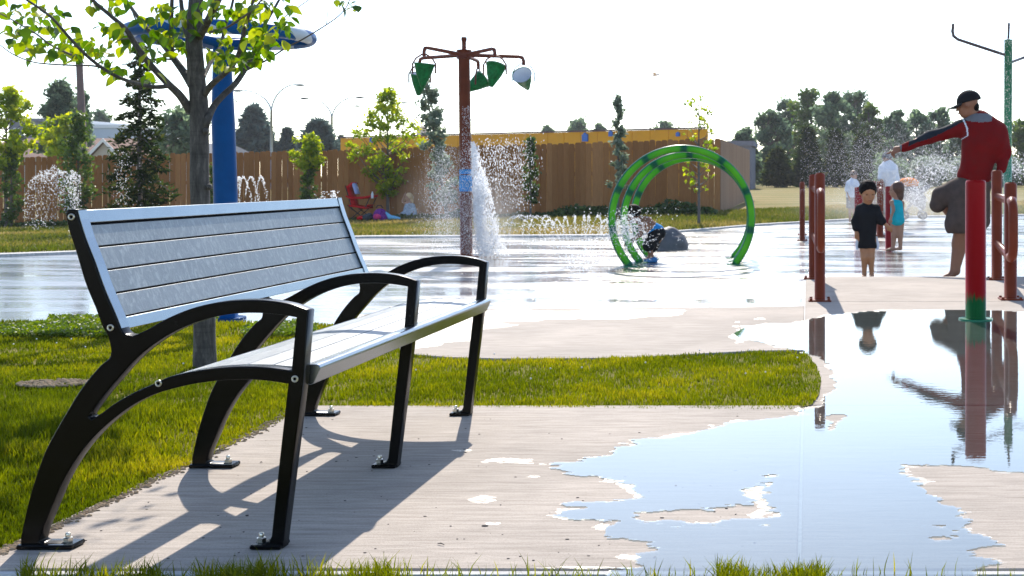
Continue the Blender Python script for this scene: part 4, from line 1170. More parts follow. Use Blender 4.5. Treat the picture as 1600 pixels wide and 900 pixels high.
mb = MB(); a = Vector((xa_, ya_, 0)) + nrm * .1; b_ = Vector((xb_, yb2, 0)) + nrm * .1; c_ = b_ + Vector((-2.6, 14, 0)); e_ = a + Vector((4, 14, 0))
mb.add([(a.x, a.y, -.6), (b_.x, b_.y, -.6), (c_.x, c_.y, -.6), (e_.x, e_.y, -.6), (a.x, a.y, zt1 - .06), (b_.x, b_.y, zt2 - .06), (c_.x, c_.y, zt2 - .06), (e_.x, e_.y, zt1 - .06)], [(0, 1, 5, 4), (1, 2, 6, 5), (2, 3, 7, 6), (3, 0, 4, 7), (4, 5, 6, 7)], 0, False); obj('wall', mb, M['yellow'], yel)
mb = MB(); a2 = Vector((xa_, ya_, 0)) - nrm * .05; b2 = Vector((xb_, yb2, 0)) - nrm * .05
mb.add([(a2.x, a2.y, zt1 + .002), (b2.x, b2.y, zt2 + .002), (b2.x, b2.y, zt2 + .07), (a2.x, a2.y, zt1 + .07), (a2.x + nrm.x * .3, a2.y + nrm.y * .3, zt1 + .07), (b2.x + nrm.x * .3, b2.y + nrm.y * .3, zt2 + .07)], [(0, 1, 2, 3), (3, 2, 5, 4)], 0, False); obj('coping', mb, M['polewood'], yel)
def wall_pt(px):
    # where the sight line through px meets the yellow wall
    k = (px - VX) / F
    t__ = (k * ya_ - xa_) / (d_.x - k * d_.y); p = Vector((xa_, ya_, 0)) + d_ * t__; return p
for px, py, w_, h_ in ((915, 215, 12, 12), (955, 209, 8, 8), (581, 219, 7, 8), (1060, 210, 7, 6)):
    p = wall_pt(px); s_ = p.y / F; zc = H - (py - VY) * s_
    mb = MB(); P_ = []
    for j_, (u, v_) in enumerate(((-.5, -.5), (.5, -.5), (.5, .45), (.15, .5), (.1, .65), (-.2, .62), (-.25, .45), (-.5, .4))):
        P_.append(p + d_ * u * w_ * s_ - nrm * .06 + Vector((0, 0, zc + v_ * h_ * s_)))
    Q_ = [a + nrm * .05 for a in P_]; n_ = 8
    mb.add(P_ + Q_, [tuple(range(n_))] + [((k + 1) % n_, k, n_ + k, n_ + (k + 1) % n_) for k in range(n_)], 0, False); obj('blue_panel', mb, M['bluesign'], yel)
mb = MB(); p = wall_pt(655); s_ = 62 / F
mb.box((bx_(651, 63), 63, 2), (bx_(661, 63), 63.6, bz_(197, 63))); tag(obj('chimney_stack', mb, M['wallwhite']), 'small grey flue rising behind the yellow wall', 'chimney')
# low grey roof past the fence's far corner
t_, *_ = flat_building('shed', 'low dark shed roof seen just past the far corner of the fence', 1140, 1174, 228, 75, 6, M['wallgrey'], 'shed')

# ------------------------------------------------------------------ poles and street lamps
px_, y_ = 131, 52.0
t_ = thing('utility_pole', 'weathered wooden utility pole leaning slightly, behind the left end of the fence', 'utility pole', (bx_(134, y_), y_, -.4))
mb = MB(); mb.tube([(bx_(134, y_), y_, -.4), (bx_(124, y_), y_, bz_(100, y_)), (bx_(119, y_), y_, bz_(60, y_))], [.16, .13, .12], 12); obj('pole', mb, M['polewood'], t_)
def lamp(px, y, pyj, arms, label, h0=-.3, r_=.09):
    x = bx_(px, y)
    t_ = thing('street_lamp', label, 'street lamp', (x, y, h0), 'curved double street lamps')
    mb = MB(); mb.tube([(x, y, h0), (x, y, bz_(pyj, y))], [r_ * 1.3, r_], 10); obj('pole', mb, M['galv'], t_)
    for hx, hy in arms:
        ex, ez = bx_(hx, y), bz_(hy, y); sx_ = bx_(px, y); sz_ = bz_(pyj + 5, y); pts = []
        for a in np.linspace(0, math.pi / 2, 12): pts.append((sx_ + (ex - sx_) * (1 - math.cos(a)), y, sz_ + (ez - sz_) * math.sin(a)))
        mb = MB(); mb.tube(pts, [r_ * .8 - r_ * .35 * k / 11 for k in range(12)], 8); ar = obj('arm', mb, M['galv'], t_)
        s_ = 1 if ex > sx_ else -1
        M3 = Matrix.Rotation(0, 3, 'X'); mb = MB(); mb.ball((ex + s_ * .28, y, ez - .04), (.36, .16, .085), 8); obj('lamp_head', mb, M['lamphead'], ar)
lamp(424, 88, 172, [(377, 141), (463, 132)], 'tallest double street lamp, right beside the blue pole', r_=.085)
lamp(518.5, 100, 182, [(481, 153), (557, 151.5)], 'double street lamp midway between the blue pole and the yellow-green tree', r_=.085)
lamp(594, 115, 195, [(563, 165), (627, 160)], 'small double street lamp mostly hidden by the yellow-green tree', r_=.09)
lamp(656, 128, 200, [(628, 178)], 'faint single-armed lamp between the yellow-green tree and bucket tower', r_=.08)
for px, top, bot, lab in ((1181, 198, 283, 'thin tall grey post in front of the dark trees, right of the fence'), (1196.5, 240, 283, 'short post with a white box and small lamp, right of the fence')):
    y = 120; t_ = thing('field_post', lab, 'post', (bx_(px, y), y, .25))
    mb = MB(); mb.tube([(bx_(px, y), y, .1), (bx_(px, y), y, bz_(top, y))], .09, 8); obj('pole', mb, M['galv'], t_)
    if top > 210:
        mb = MB(); mb.box((bx_(px - 3, y), y - .2, bz_(271, y)), (bx_(px + 3, y), y + .1, bz_(264, y)), 0, None, .02); obj('box', mb, M['white'], t_)
        mb = MB(); mb.ball((bx_(px, y), y, bz_(240, y)), (.2, .14, .08), 6); obj('lamp_head', mb, M['white'], t_)

# ------------------------------------------------------------------ trees
def branch_mesh(limbs, n=7):
    mb = MB()
    for pts, rads in limbs: mb.tube(pts, rads, n)
    return mb
def spread(px, y, py): return Vector((bx_(px, y), y, bz_(py, y)))
def crown_cloud(centres, per, sig, size, tone=None, flat=.0, hang=0.0, asp=1.5):
    C = []; rn = []; 
    for c_, s_ in centres:
        n_ = int(per * s_); g3 = rng.normal(size=(n_, 3)) * np.array(sig) * (s_ ** .33)
        # thin shell bias so that clumps read as clumps
        C.append(np.array(c_) + g3); t0 = rng.uniform(.1, .9); 
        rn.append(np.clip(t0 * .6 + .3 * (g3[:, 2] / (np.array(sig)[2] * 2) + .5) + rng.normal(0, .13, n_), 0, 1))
    C = np.concatenate(C); rn = np.concatenate(rn)
    return leafcloud(C, rng.uniform(.65, 1.35, len(C)) * size, rn, flat, asp, hang)
def tree(name, label, px, y, pytop, pybot, wpx, shape, m, nl, size_, trunk_r=.06, group=None, clumps=60, base=None, seed=1, sig=.14, ghost=0.0, cat='tree', lean=0.0, bark='twig'):
    """shape(t)->half width fraction at height fraction t; sizes from photo px at distance y"""
    rg = random.Random(seed); fine_ = .62 if y > 60 else .8; size = size_ * fine_; nl = int(nl * (1.25 if y > 60 else .75 if m == 'yelgreen' else .55)); sig = sig * .78
    s_ = y / F; x = bx_(px, y); zt = bz_(pytop, y); zb = bz_(pybot, y) ; g0 = base if base is not None else ground_z(x, y)
    hw = wpx / 2 * s_; hh = zt - zb
    t_ = thing(name, label, cat, (x, y, g0), group)
    cs = []; limbs = []
    ax = lambda z: x + lean * (z - g0)
    limbs.append(([(x, y, g0 - .05), (ax(g0 + (zt - g0) * .5), y, g0 + (zt - g0) * .5), (ax(zt), y, zt - .05 * hh)], [trunk_r, trunk_r * .6, trunk_r * .12]))
    for k in range(clumps):
        t0 = (k + rg.random()) / clumps; w0 = shape(t0) * hw
        a = rg.random() * 2 * math.pi; rr = (rg.random() ** .45) * w0
        z = zb + t0 * hh; cx = ax(z) + math.cos(a) * rr; cy = y + math.sin(a) * rr
        cs.append(((cx, cy, z), .5 + rg.random()))
        if rr > .15 * hw:
            z1 = max(g0 + .3 * (zt - g0) * rg.random(), z - rr * rg.uniform(.5, 1.2)); limbs.append(([(ax(z1), y, z1), (lerp(ax(z1), cx, .5), lerp(y, cy, .5), lerp(z1, z, .4)), (cx, cy, z)], [trunk_r * .30, trunk_r * .18, trunk_r * .06]))
    obj('trunk', branch_mesh(limbs, 6), M[bark], t_)
    sg = sig * hw
    V, Fq, rn = crown_cloud(cs, nl / clumps, (sg, sg, sg * .8), size)
    link('crown', mesh_np('crown', V, Fq, [M[m]], rnd=rn), t_)
    return t_
rnd_sh = lambda t: math.sqrt(max(0, 1 - (2 * t - 1) ** 2)) * .9 + .1
col_sh = lambda t: (.55 + .45 * math.sin(math.pi * min(1, t * 1.15))) * (1 - t ** 4)
cone_sh = lambda t: (1 - t) ** .8 + .06
egg_sh = lambda t: (math.sin(math.pi * min(1, (t * .85 + .12))) ** .8) * (1.1 - .5 * t)
def conifer(name, label, px, y, pytop, pybot, wpx, m, nb=70, size=.05, droop=.25, seed=1, group=None, base=None, sparse_top=0, perb=60, pw=.9):
    rg = random.Random(seed); s_ = y / F; x = bx_(px, y); zt = bz_(pytop, y); zb = bz_(pybot, y); g0 = base if base is not None else ground_z(x, y)
    t_ = thing(name, label, 'tree', (x, y, g0), group)
    limbs = [([(x, y, g0 - .05), (x, y, zt)], [max(.05, (zt - g0) * .016), .012])]; C = []; rn = []
    for k in range(nb):
        f = (k + rg.random() * .8) / nb; z = zb + (zt - zb) * f; L = wpx / 2 * s_ * ((1 - f) ** pw + .05) * rg.uniform(.7, 1.1); a = k * 2.399 + rg.random() * .6
        d = Vector((math.cos(a), math.sin(a), 0)); pts = []
        for u in (0, .35, .7, 1.0): pts.append(Vector((x, y, z)) + d * L * u + Vector((0, 0, L * (.15 * u - droop * 1.6 * u * u + .12 * u ** 4))))
        limbs.append((pts, [.02 * (1.2 - f), .014, .008, .004]))
        n_ = int(perb * (.35 + 1.0 * (1 - f))); u = rng.uniform(.08, 1.0, n_) ** .75; seg = u * 3; i0 = np.minimum(seg.astype(int), 2); fr = (seg - i0)[:, None]
        P = np.array(pts); base_ = P[i0] * (1 - fr) + P[i0 + 1] * fr
        wl = (L * .22 * (1 - u * .6) + .02)[:, None]
        off = rng.normal(size=(n_, 3)) * wl * np.array([1, 1, .35]); off[:, 2] -= np.abs(rng.normal(0, 1, n_)) * wl[:, 0] * .55
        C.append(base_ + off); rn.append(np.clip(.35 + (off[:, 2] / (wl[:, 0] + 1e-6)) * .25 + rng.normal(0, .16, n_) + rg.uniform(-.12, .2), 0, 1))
    obj('trunk', branch_mesh(limbs, 5), M['twig'], t_)
    C = np.concatenate(C); rn = np.concatenate(rn)
    V, Fq, r2 = leafcloud(C, rng.uniform(.7, 1.4, len(C)) * size, rn, .5, 2.6, .4)
    link('crown', mesh_np('crown', V, Fq, [M[m]], rnd=r2), t_)
    return t_
gB = 'trees beyond the fence'
gY = 'young trees in front of the fence'
conifer('spruce', 'tall dark drooping spruce left of the bench tree trunk, hung with glittering spray', 218, 24, 48, 332, 104, 'conifer', 46, .052, .46, 5, None, None, 0, 105, .80)
tree('young_tree', 'yellow-green young tree cut by the left edge of the picture', 10, 32.4, 140, 262, 72, rnd_sh, 'yelgreen', 4200, .11, .05, gY, 60, seed=4, sig=.16)
tree('columnar_shrub', 'dark narrow shrub under the yellow-green tree at far left', 18, 32.3, 232, 345, 28, col_sh, 'midgreen', 2600, .08, .04, 'narrow shrubs against the fence', 34, seed=6, sig=.4, cat='shrub')
tree('columnar_shrub', 'tall narrow green shrub below the utility pole', 122, 32.0, 180, 340, 40, col_sh, 'midgreen', 4200, .09, .04, 'narrow shrubs against the fence', 50, seed=8, sig=.34, cat='shrub')
tree('poplar', 'bushy poplar with several pointed tops left of the utility pole', 92, 66, 130, 232, 54, lambda t: (1 - t) ** .55 * .95 + .05, 'farleaf', 5200, .26, .2, gB, 56, seed=11, sig=.22)
tree('poplar', 'smaller poplar partly behind the utility pole', 128, 72, 150, 232, 40, lambda t: (1 - t) ** .55 * .95 + .05, 'farleaf', 3200, .28, .2, gB, 40, seed=12, sig=.26)
tree('broadleaf_tree', 'yellow-green tree rising in front of the brown roof', 100, 42, 185, 250, 62, rnd_sh, 'yelgreen', 2200, .15, .08, gB, 40, seed=13, sig=.2)
tree('broadleaf_tree', 'small distant tree above the white warehouse, left one', 160, 130, 176, 232, 32, rnd_sh, 'farleaf', 900, .6, .2, gB, 26, seed=14, sig=.25)
tree('broadleaf_tree', 'leafy tree hidden behind the near tree trunk', 285, 60, 178, 240, 76, rnd_sh, 'farleaf', 2600, .26, .2, gB, 44, seed=15, sig=.22)
tree('columnar_shrub', 'dark shrub between the bench tree trunk and the blue pole', 332, 31.4, 258, 336, 26, col_sh, 'midgreen', 1500, .08, .03, 'narrow shrubs against the fence', 24, seed=16, sig=.4, cat='shrub')
conifer('pine', 'ragged dark pine left of the tallest street lamp', 397, 95, 168, 240, 66, 'bluespruce', 60, .38, .05, 17, gB, None, 0, 80, .75)
conifer('small_spruce', 'small blue spruce right of the tallest street lamp', 449, 95, 201, 238, 30, 'bluespruce', 44, .28, .15, 18, gB, None, 0, 50)
conifer('pine', 'broad dark pine at the foot of the second street lamp', 498, 85, 191, 238, 56, 'bluespruce', 56, .36, .1, 19, gB, None, 0, 80, .6)
conifer('small_spruce', 'tiny spruce just left of the yellow building end', 533, 95, 212, 238, 14, 'bluespruce', 24, .22, .1, 20, gB, None, 0, 34)
tree('young_tree', 'small bright tree in front of the fence between the two street lamps', 481, 30.9, 212, 262, 46, rnd_sh, 'yelgreen', 1700, .09, .03, gY, 36, seed=21, sig=.2)
tree('columnar_shrub', 'dark shrub under the small bright tree', 484, 30.9, 255, 322, 22, col_sh, 'midgreen', 1500, .08, .03, 'narrow shrubs against the fence', 24, seed=22, sig=.4, cat='shrub')
tree('young_tree', 'bright yellow-green open tree standing behind the girl and red chair', 606, 31.8, 140, 305, 124, lambda t: float(np.interp(t, [0, .12, .3, .45, .6, .75, .9, 1], [.12, .35, .85, 1.0, .8, .45, .22, .06])), 'yelgreen', 5200, .085, .045, gY, 110, seed=23, sig=.085)
tree('willow', 'silvery leaning young tree just left of the bucket tower', 700, 30.3, 128, 318, 60, lambda t: .9 - .62 * t, 'silverleaf', 4300, .09, .05, gY, 70, seed=24, sig=.16, lean=-.16)
tree('young_tree', 'slim young tree right of the bucket waterfall', 829, 29.9, 216, 316, 24, col_sh, 'shrub', 1700, .08, .03, gY, 34, seed=25, sig=.3)
tree('young_tree', 'tall slim young tree with a pale top, left of the hoops', 966, 29.5, 150, 296, 38, lambda t: (1.1 - t) * .9 * (1 if t < .9 else .5), 'silverleaf', 2600, .085, .035, gY, 54, seed=26, sig=.18)
tree('sapling', 'thin sparse sapling seen through the green hoops', 1092, 25.5, 150, 300, 60, rnd_sh, 'yelgreen', 520, .075, .035, gY, 46, seed=27, sig=.10)
for k, (px, pt_, w_, yy_) in enumerate(((905, 188, 34, 150), (936, 196, 18, 150), (812, 203, 5, 120), (855, 200, 16, 150), (1042, 192, 30, 150), (870, 203, 8, 150))):
    if w_ < 10: continue
    tree('distant_tree', ['round distant tree top above the yellow wall, the largest of them', 'small distant tree right of the largest one above the yellow wall', '', 'low distant tree top above the yellow wall, left of the largest', 'distant tree top above the right end of the yellow wall', ''][k], px, yy_, pt_, 222, w_, rnd_sh, 'farleaf', 700, .55, .2, 'tree tops above the yellow wall', 22, seed=30 + k, sig=.3)
# the grove on the right, each tree by itself
grove = [(1165, 90, 205, 40, 'farleaf'), (1200, 100, 178, 62, 'farleaf'), (1232, 118, 158, 58, 'farleaf'), (1268, 112, 143, 70, 'midgreen'), (1302, 104, 147, 66, 'farleaf'), (1335, 116, 146, 66, 'farleaf'), (1357, 104, 168, 44, 'midgreen'), (1385, 108, 194, 50, 'farleaf')]
gl_ = ['low tree at the left end of the grove, beside the fence corner', 'rounded dusty tree near the left end of the grove', 'rounded grove tree a little left of the tallest', 'tallest grove tree, its top left of the gap', 'broad grove tree in the middle of the grove', 'grove tree with a ragged top, right of the middle', 'narrow grove tree on the right shoulder', 'low pale tree where the grove falls away on the right']
for k, (px, y, pt_, w_, m) in enumerate(grove):
    tree('grove_tree', gl_[k], px, y, pt_, 283, w_, lambda t: (.75 + .35 * math.sin(math.pi * t)) * (1 - max(0, t - .8) * 3.2), m, 4200, .40, .3, 'grove of big trees right of the fence', 66, seed=40 + k, sig=.18)
gl2 = ['dark pointed spruce in front of the grove, farthest left', 'dark spruce in front of the tallest grove tree', 'dark spruce low in front of the middle of the grove', 'dark spruce at the right of the grove front']
for k, (px, pt_, w_) in enumerate(((1215, 235, 44), (1262, 200, 42), (1305, 205, 40), (1345, 212, 40))):
    conifer('grove_spruce', gl2[k], px, 84 + k, pt_, 284, w_, 'conifer', 60, .30, .12, 60 + k, 'spruces in front of the grove', None, 0, 80, .6)
right = [(1400, 176, 46, 'farleaf', 'rnd'), (1432, 178, 50, 'farleaf', 'rnd'), (1466, 174, 54, 'farleaf', 'rnd'), (1502, 200, 44, 'farleaf', 'rnd'), (1545, 196, 56, 'farleaf', 'rnd'), (1596, 192, 56, 'midgreen', 'rnd'), (1640, 205, 60, 'farleaf', 'rnd')]
rl_ = ['grey-green tree right of the grove, first past the gap', 'grey-green tree above the pointing hand', 'grey-green tree above the outstretched forearm', 'tree behind the face of the man in red', 'tree behind the back of the man in red', 'dark tree at the right edge, beyond the green pole', 'tree just beyond the right edge of the picture']
for k, (px, pt_, w_, m, _) in enumerate(right):
    tree('grove_tree', rl_[k], px, 88 + 4 * (k % 3), pt_, 285, w_, lambda t: (.8 + .3 * math.sin(math.pi * t)) * (1 - max(0, t - .75) * 3), m, 3600, .34, .25, 'trees beyond the field on the right', 56, seed=70 + k, sig=.19)
for k, (px, w_) in enumerate(((1390, 60), (1450, 60), (1510, 60), (1570, 56))):
    tree('bush', ['low bush under the pointing hand at the field edge', 'silvery low bush under the outstretched forearm', 'silvery bush behind the waist of the man in red', 'dark bush beyond the green pole at the field edge'][k], px, 80 + k, 250, 287, w_, rnd_sh, 'silverleaf' if k in (1, 2) else 'farleaf', 2200, .26, .1, 'bushes along the far field edge', 34, seed=80 + k, sig=.2, cat='bush')
# shrub bed along the fence: a run of low planting nobody could count
n = 15000; px = rng.uniform(-30, 1120, n); Y = np.interp(px, [0, 1125], [33.8, 30.5]) - rng.uniform(.25, 1.5, n)
hx = np.clip((fbm(px * .012, Y * .6, 1.0, 31, 3) - .34) * 2.6, 0, 1) * np.where((px > 770) | (px < 140), 1.0, .5)
X = (px - VX) / F * Y
C = np.stack([X, Y, np.array([z_fence(a) for a in px]) - .05 + rng.uniform(0, 1, n) * (.10 + .36 * hx)], -1)
V, Fq, rn = leafcloud(C, rng.uniform(.05, .11, n), np.clip(rng.normal(.35, .2, n), 0, 1), .2, 1.5)
tag(link('undergrowth', mesh_np('undergrowth', V, Fq, [M['shrub']], rnd=rn)), kind='stuff', label='low dark green planting along the foot of the fence')
# blades on the nearer part of the field
n = 60000; px = rng.uniform(-40, 1640, n); Yf = rng.uniform(0, 1, n)
e = np.array([pad_edge(a).y for a in px]) + .2; Y = e + (np.maximum(31, e + 6) - e) * Yf ** 1.1; X = (px - VX) / F * Y
z = np.array([ground_z(a, b_) for a, b_ in zip(X, Y)]); f_ = fbm(X, Y, .35, 41, 4)
V, Fq, rn = blades(X, Y, z, rng.uniform(.04, .10, n), np.full(n, .022), np.clip((f_ - .3) * 2 + rng.normal(0, .15, n), 0, 1), .8)
tag(link('field_grass', mesh_np('field_grass', V, Fq, [M['fieldgrass']], rnd=rn)), kind='stuff', label='short dry grass on the strip beyond the splash pad')

# ------------------------------------------------------------------ the tree beside the bench
TY = 6.1
ntree = thing('shade_tree', 'young broad-leaved tree with a smooth grey trunk growing from the lawn behind the bench', 'tree', ((319 - VX) / F * TY, TY, 0))
def tp_(px, py, dy=0.0): return at(px, py, TY + dy)
def curve3(P, rads, n=5):
    """Catmull-Rom through (px, py, dy)"""
    out = []; rr = []
    for i_ in range(len(P) - 1):
        p0 = P[max(i_ - 1, 0)]; p1 = P[i_]; p2 = P[i_ + 1]; p3 = P[min(i_ + 2, len(P) - 1)]
        for s_ in range(n):
            t_ = s_ / n
            q_ = [.5 * ((2 * p1[c]) + (-p0[c] + p2[c]) * t_ + (2 * p0[c] - 5 * p1[c] + 4 * p2[c] - p3[c]) * t_ ** 2 + (-p0[c] + 3 * p1[c] - 3 * p2[c] + p3[c]) * t_ ** 3) for c in range(3)]
            out.append(tp_(*q_)); rr.append(lerp(rads[i_], rads[i_ + 1], t_))
    out.append(tp_(*P[-1])); rr.append(rads[-1]); return out, rr
mb = MB(); P = [(320, 590, 0), (320, 560, 0), (319.5, 480, 0), (316, 400, 0), (313, 320, 0), (312, 250, 0), (311, 180, 0), (307, 120, 0), (303, 60, 0), (306, 0, .02), (312, -60, .05), (310, -130, .1), (318, -210, .1), (314, -280, .1)]
rd = [.060, .052, .048, .045, .0435, .043, .042, .040, .037, .033, .026, .020, .013, .006]
pts, rr = curve3(P, rd, 6)
pts = [p + Vector((mnoise.noise(p * 6) * .004, mnoise.noise(p * 6 + Vector((5, 0, 0))) * .004, 0)) for p in pts]
rr = [r_ * (1 + .05 * mnoise.noise(p * 9)) for p, r_ in zip(pts, rr)]
for p, r_ in ((tp_(327, 292, -.02), .010), (tp_(322, 205, -.03), .009)): mb.ball(p, (.013, .02, .016), 6)
mb.tube(pts, rr, 22); obj('trunk', mb, M['bark'], ntree)
k1 = [ # (points, radii)
 ([(299, 176, 0), (282, 150, -.05), (264, 132, -.10), (243, 110, -.14), (227, 91, -.18), (212, 70, -.2), (196, 45, -.24), (170, 22, -.3), (145, 0, -.35), (120, -35, -.4)], [.022, .019, .017, .015, .014, .013, .011, .009, .008, .005]),
 ([(300, 134, 0), (288, 114, .06), (272, 92, .10), (257, 72, .13), (240, 55, .18), (222, 35, .22), (197, 0, .3), (180, -30, .35)], [.020, .018, .016, .014, .012, .010, .008, .005]),
 ([(269, 90, .1), (268, 60, .1), (268, 25, .08), (270, -20, .05), (275, -70, 0)], [.013, .011, .010, .008, .005]),
 ([(266, 134, -.1), (250, 136, -.14), (234, 135, -.17), (204, 128, -.2), (172, 114, -.25), (140, 91, -.3), (113, 64, -.35), (79, 26, -.4), (42, 0, -.45), (10, -20, -.5)], [.011, .011, .010, .009, .008, .0075, .007, .006, .005, .003]),
 ([(165, 108, -.25), (146, 103, -.28), (113, 102, -.33), (75, 100, -.38), (48, 96, -.43), (19, 84, -.48), (-5, 66, -.5)], [.005, .0045, .004, .0035, .003, .0028, .002]),
 ([(268, 93, .1), (245, 92, .12), (215, 98, .15), (190, 101, .2)], [.005, .0045, .004, .0025]),
 ([(112, 86, -.34), (92, 77, -.36), (76, 68, -.4), (58, 54, -.42), (38, 42, -.45), (0, 21, -.5), (-40, 5, -.55)], [.005, .0048, .0045, .004, .0035, .003, .002]),
 ([(318, 150, 0), (330, 133, -.05), (345, 120, -.1), (363, 103, -.16), (374, 80, -.2), (381, 50, -.24), (390, 20, -.28), (402, -20, -.33)], [.016, .015, .013, .012, .010, .009, .007, .004]),
 ([(321, 200, 0), (324, 188, -.02), (334, 166, .05), (350, 148, .1), (366, 133, .14), (382, 110, .2), (395, 85, .25), (404, 62, .28), (416, 35, .32), (436, 0, .38), (450, -30, .42)], [.018, .017, .016, .015, .0145, .013, .011, .010, .008, .006, .004]),
 ([(384, 110, .2), (397, 104, .2), (420, 92, .2), (448, 74, .18), (470, 63, .17), (492, 50, .15), (514, 36, .12), (530, 24, .1), (543, 8, .08), (550, -15, .05)], [.006, .005, .0045, .004, .0036, .0034, .003, .0027, .0024, .002]),
 ([(510, 38, .12), (512, 20, .12), (514, -10, .12)], [.002, .0015, .001]),
 ([(440, 30, .3), (462, 14, .3), (485, -2, .3)], [.003, .0025, .002]),
 ([(310, 60, .0), (322, 38, -.1), (332, 18, -.18), (345, -10, -.25), (360, -60, -.3)], [.020, .018, .017, .014, .008]),
 ([(300, 70, 0), (290, 48, .1), (285, 20, .16), (280, -20, .2), (270, -80, .2)], [.013, .012, .011, .009, .005]),
 ([(318, 120, 0), (330, 95, .15), (345, 70, .3), (352, 40, .4), (362, 10, .45), (370, -30, .5)], [.011, .010, .009, .008, .007, .004]),
 ([(328, 50, -.1), (350, 45, -.2), (375, 30, -.3), (398, 12, -.35), (420, -15, -.4)], [.006, .006, .005, .004, .003]),
 ([(205, 60, -.2), (188, 62, -.1), (178, 68, 0)], [.004, .003, .002]),
 ([(227, 42, .2), (212, 30, .2), (204, 5, .2), (200, -20, .2)], [.004, .004, .003, .002]),
 ([(311, -60, 0), (280, -100, -.2), (240, -130, -.4), (200, -150, -.5)], [.014, .011, .007, .003]),
 ([(311, -80, 0), (350, -120, .2), (390, -150, .4), (430, -170, .5)], [.014, .011, .007, .003]),
 ([(311, -120, 0), (300, -160, .3), (280, -190, .5)], [.010, .008, .004]),
]
tips = []
for P, rd in k1:
    pts, rr = curve3(P, rd, 4)
    mb = MB(); mb.tube(pts, rr, 9); obj('branch', mb, M['bark'] if rd[0] > .008 else M['twig'], ntree)
# leaf shape: broad, pointed, folded along the midrib; shared by every leaf object
def leaf_verts(L=.062, W=.044, fold=.25, droop=.2, tw=0.0):
    prof = [(0, .08), (.15, .62), (.38, 1.0), (.62, .82), (.82, .42), (1.0, 0)]
    vs = []; fs = []
    for t0, w0 in prof:
        zc = -droop * L * t0 * t0
        vs += [(L * t0, -W / 2 * w0, zc + fold * W / 2 * w0 + tw * w0 * .01), (L * t0, 0, zc), (L * t0, W / 2 * w0, zc + fold * W / 2 * w0 - tw * w0 * .01)]
    for i_ in range(len(prof) - 1):
        a = 3 * i_; fs += [(a, a + 3, a + 4, a + 1), (a + 1, a + 4, a + 5, a + 2)]
    return vs, fs
variants = []
for k in range(9):
    vs, fs = leaf_verts(.052 + .007 * (k % 3), .036 + .005 * (k % 2), .15 + .1 * (k % 4), .1 + .12 * (k % 5), (k % 3) - 1)
    tone = [.05, .25, .45, .6, .75, .9, .35, .15, .98][k]
    variants.append(mesh_np('leaf', vs, [np.array(fs)], [M['maple']], rnd=np.full(len(vs), tone), smooth=True))
CL = [(18, 12, 26, 9), (45, 8, 20, 7), (8, 45, 14, 5), (12, 62, 12, 3), (34, 68, 12, 4), (32, 33, 14, 8), (50, 52, 12, 3), (58, 12, 14, 7), (72, 28, 14, 7), (62, 40, 10, 4), (88, 20, 10, 4), (85, 46, 8, 4), (45, 82, 10, 4), (60, 70, 8, 4),
      (112, 46, 9, 4), (106, 66, 14, 9), (118, 76, 12, 8), (100, 72, 12, 6), (124, 92, 10, 6), (122, 60, 8, 3), (88, 78, 7, 3), (142, 68, 11, 6), (158, 70, 10, 6), (150, 82, 12, 6), (166, 88, 8, 4), (170, 104, 10, 7), (178, 110, 9, 5), (188, 106, 6, 3),
      (164, 34, 12, 6), (184, 46, 13, 8), (196, 58, 10, 6), (214, 68, 12, 7), (152, 4, 12, 5), (180, 2, 12, 5), (200, 3, 10, 4), (228, 96, 9, 4), (232, 120, 9, 5), (240, 112, 6, 2), (232, 72, 14, 7), (246, 82, 10, 5), (222, 28, 10, 4), (240, 45, 12, 6),
      (256, 58, 12, 6), (262, 14, 14, 8), (250, 12, 12, 6), (282, 22, 14, 9), (290, 44, 13, 8), (278, 70, 13, 7), (296, 8, 12, 7), (272, 48, 10, 5), (285, 62, 10, 5), (330, 12, 13, 8), (344, 40, 13, 6), (336, 80, 12, 7), (344, 96, 8, 4), (356, 20, 14, 8), (372, 10, 14, 9),
      (352, 60, 12, 6), (390, 38, 13, 9), (402, 52, 13, 8), (385, 25, 12, 7), (412, 62, 12, 7), (422, 40, 12, 8), (432, 52, 10, 6), (440, 26, 10, 6), (450, 38, 8, 4), (452, 8, 10, 4), (420, 12, 12, 7), (405, 5, 12, 7), (392, 72, 12, 7), (382, 88, 12, 9), (374, 92, 10, 7), (362, 86, 9, 5),
      (396, 92, 8, 4), (406, 80, 9, 4), (415, 76, 6, 3), (364, 106, 5, 2), (346, 92, 6, 3), (366, 153, 3, 1), (410, 70, 6, 3), (540, 3, 7, 4), (556, 6, 5, 3), (530, 0, 5, 2), (340, 5, 14, 7), (318, -12, 16, 8)]
rl = random.Random(11); cand = []
for cx, cy, s_, n_ in CL:
    for k in range(int(round(n_ * 1.25))):
        cand.append((cx + rl.gauss(0, s_ * .62), cy + rl.gauss(0, s_ * .55) + 2))
rl.shuffle(cand); nobj = 0; rest = []
def leaf_matrix(p, s_):
    a = rl.uniform(0, 2 * math.pi); pit = rl.uniform(.15, 1.15)
    return Matrix.Translation(p) @ Matrix.Rotation(a, 4, 'Z') @ Matrix.Rotation(pit, 4, 'Y') @ Matrix.Rotation(rl.gauss(0, .6), 4, 'X') @ Matrix.Scale(s_, 4)
for px, py in cand:
    dy = rl.gauss(0, .28)
    p = tp_(px, py, dy); Mx = leaf_matrix(p, rl.uniform(.6, 1.2))
    if py > -12 and nobj < 296:
        o = bpy.data.objects.new('leaf', variants[int(rl.random() ** .8 * 9)]); COL.objects.link(o); o.parent = ntree
        o.matrix_parent_inverse = Matrix.Translation(-OFF[ntree.name]); o.matrix_basis = Mx; nobj += 1
    else: rest.append(Mx)
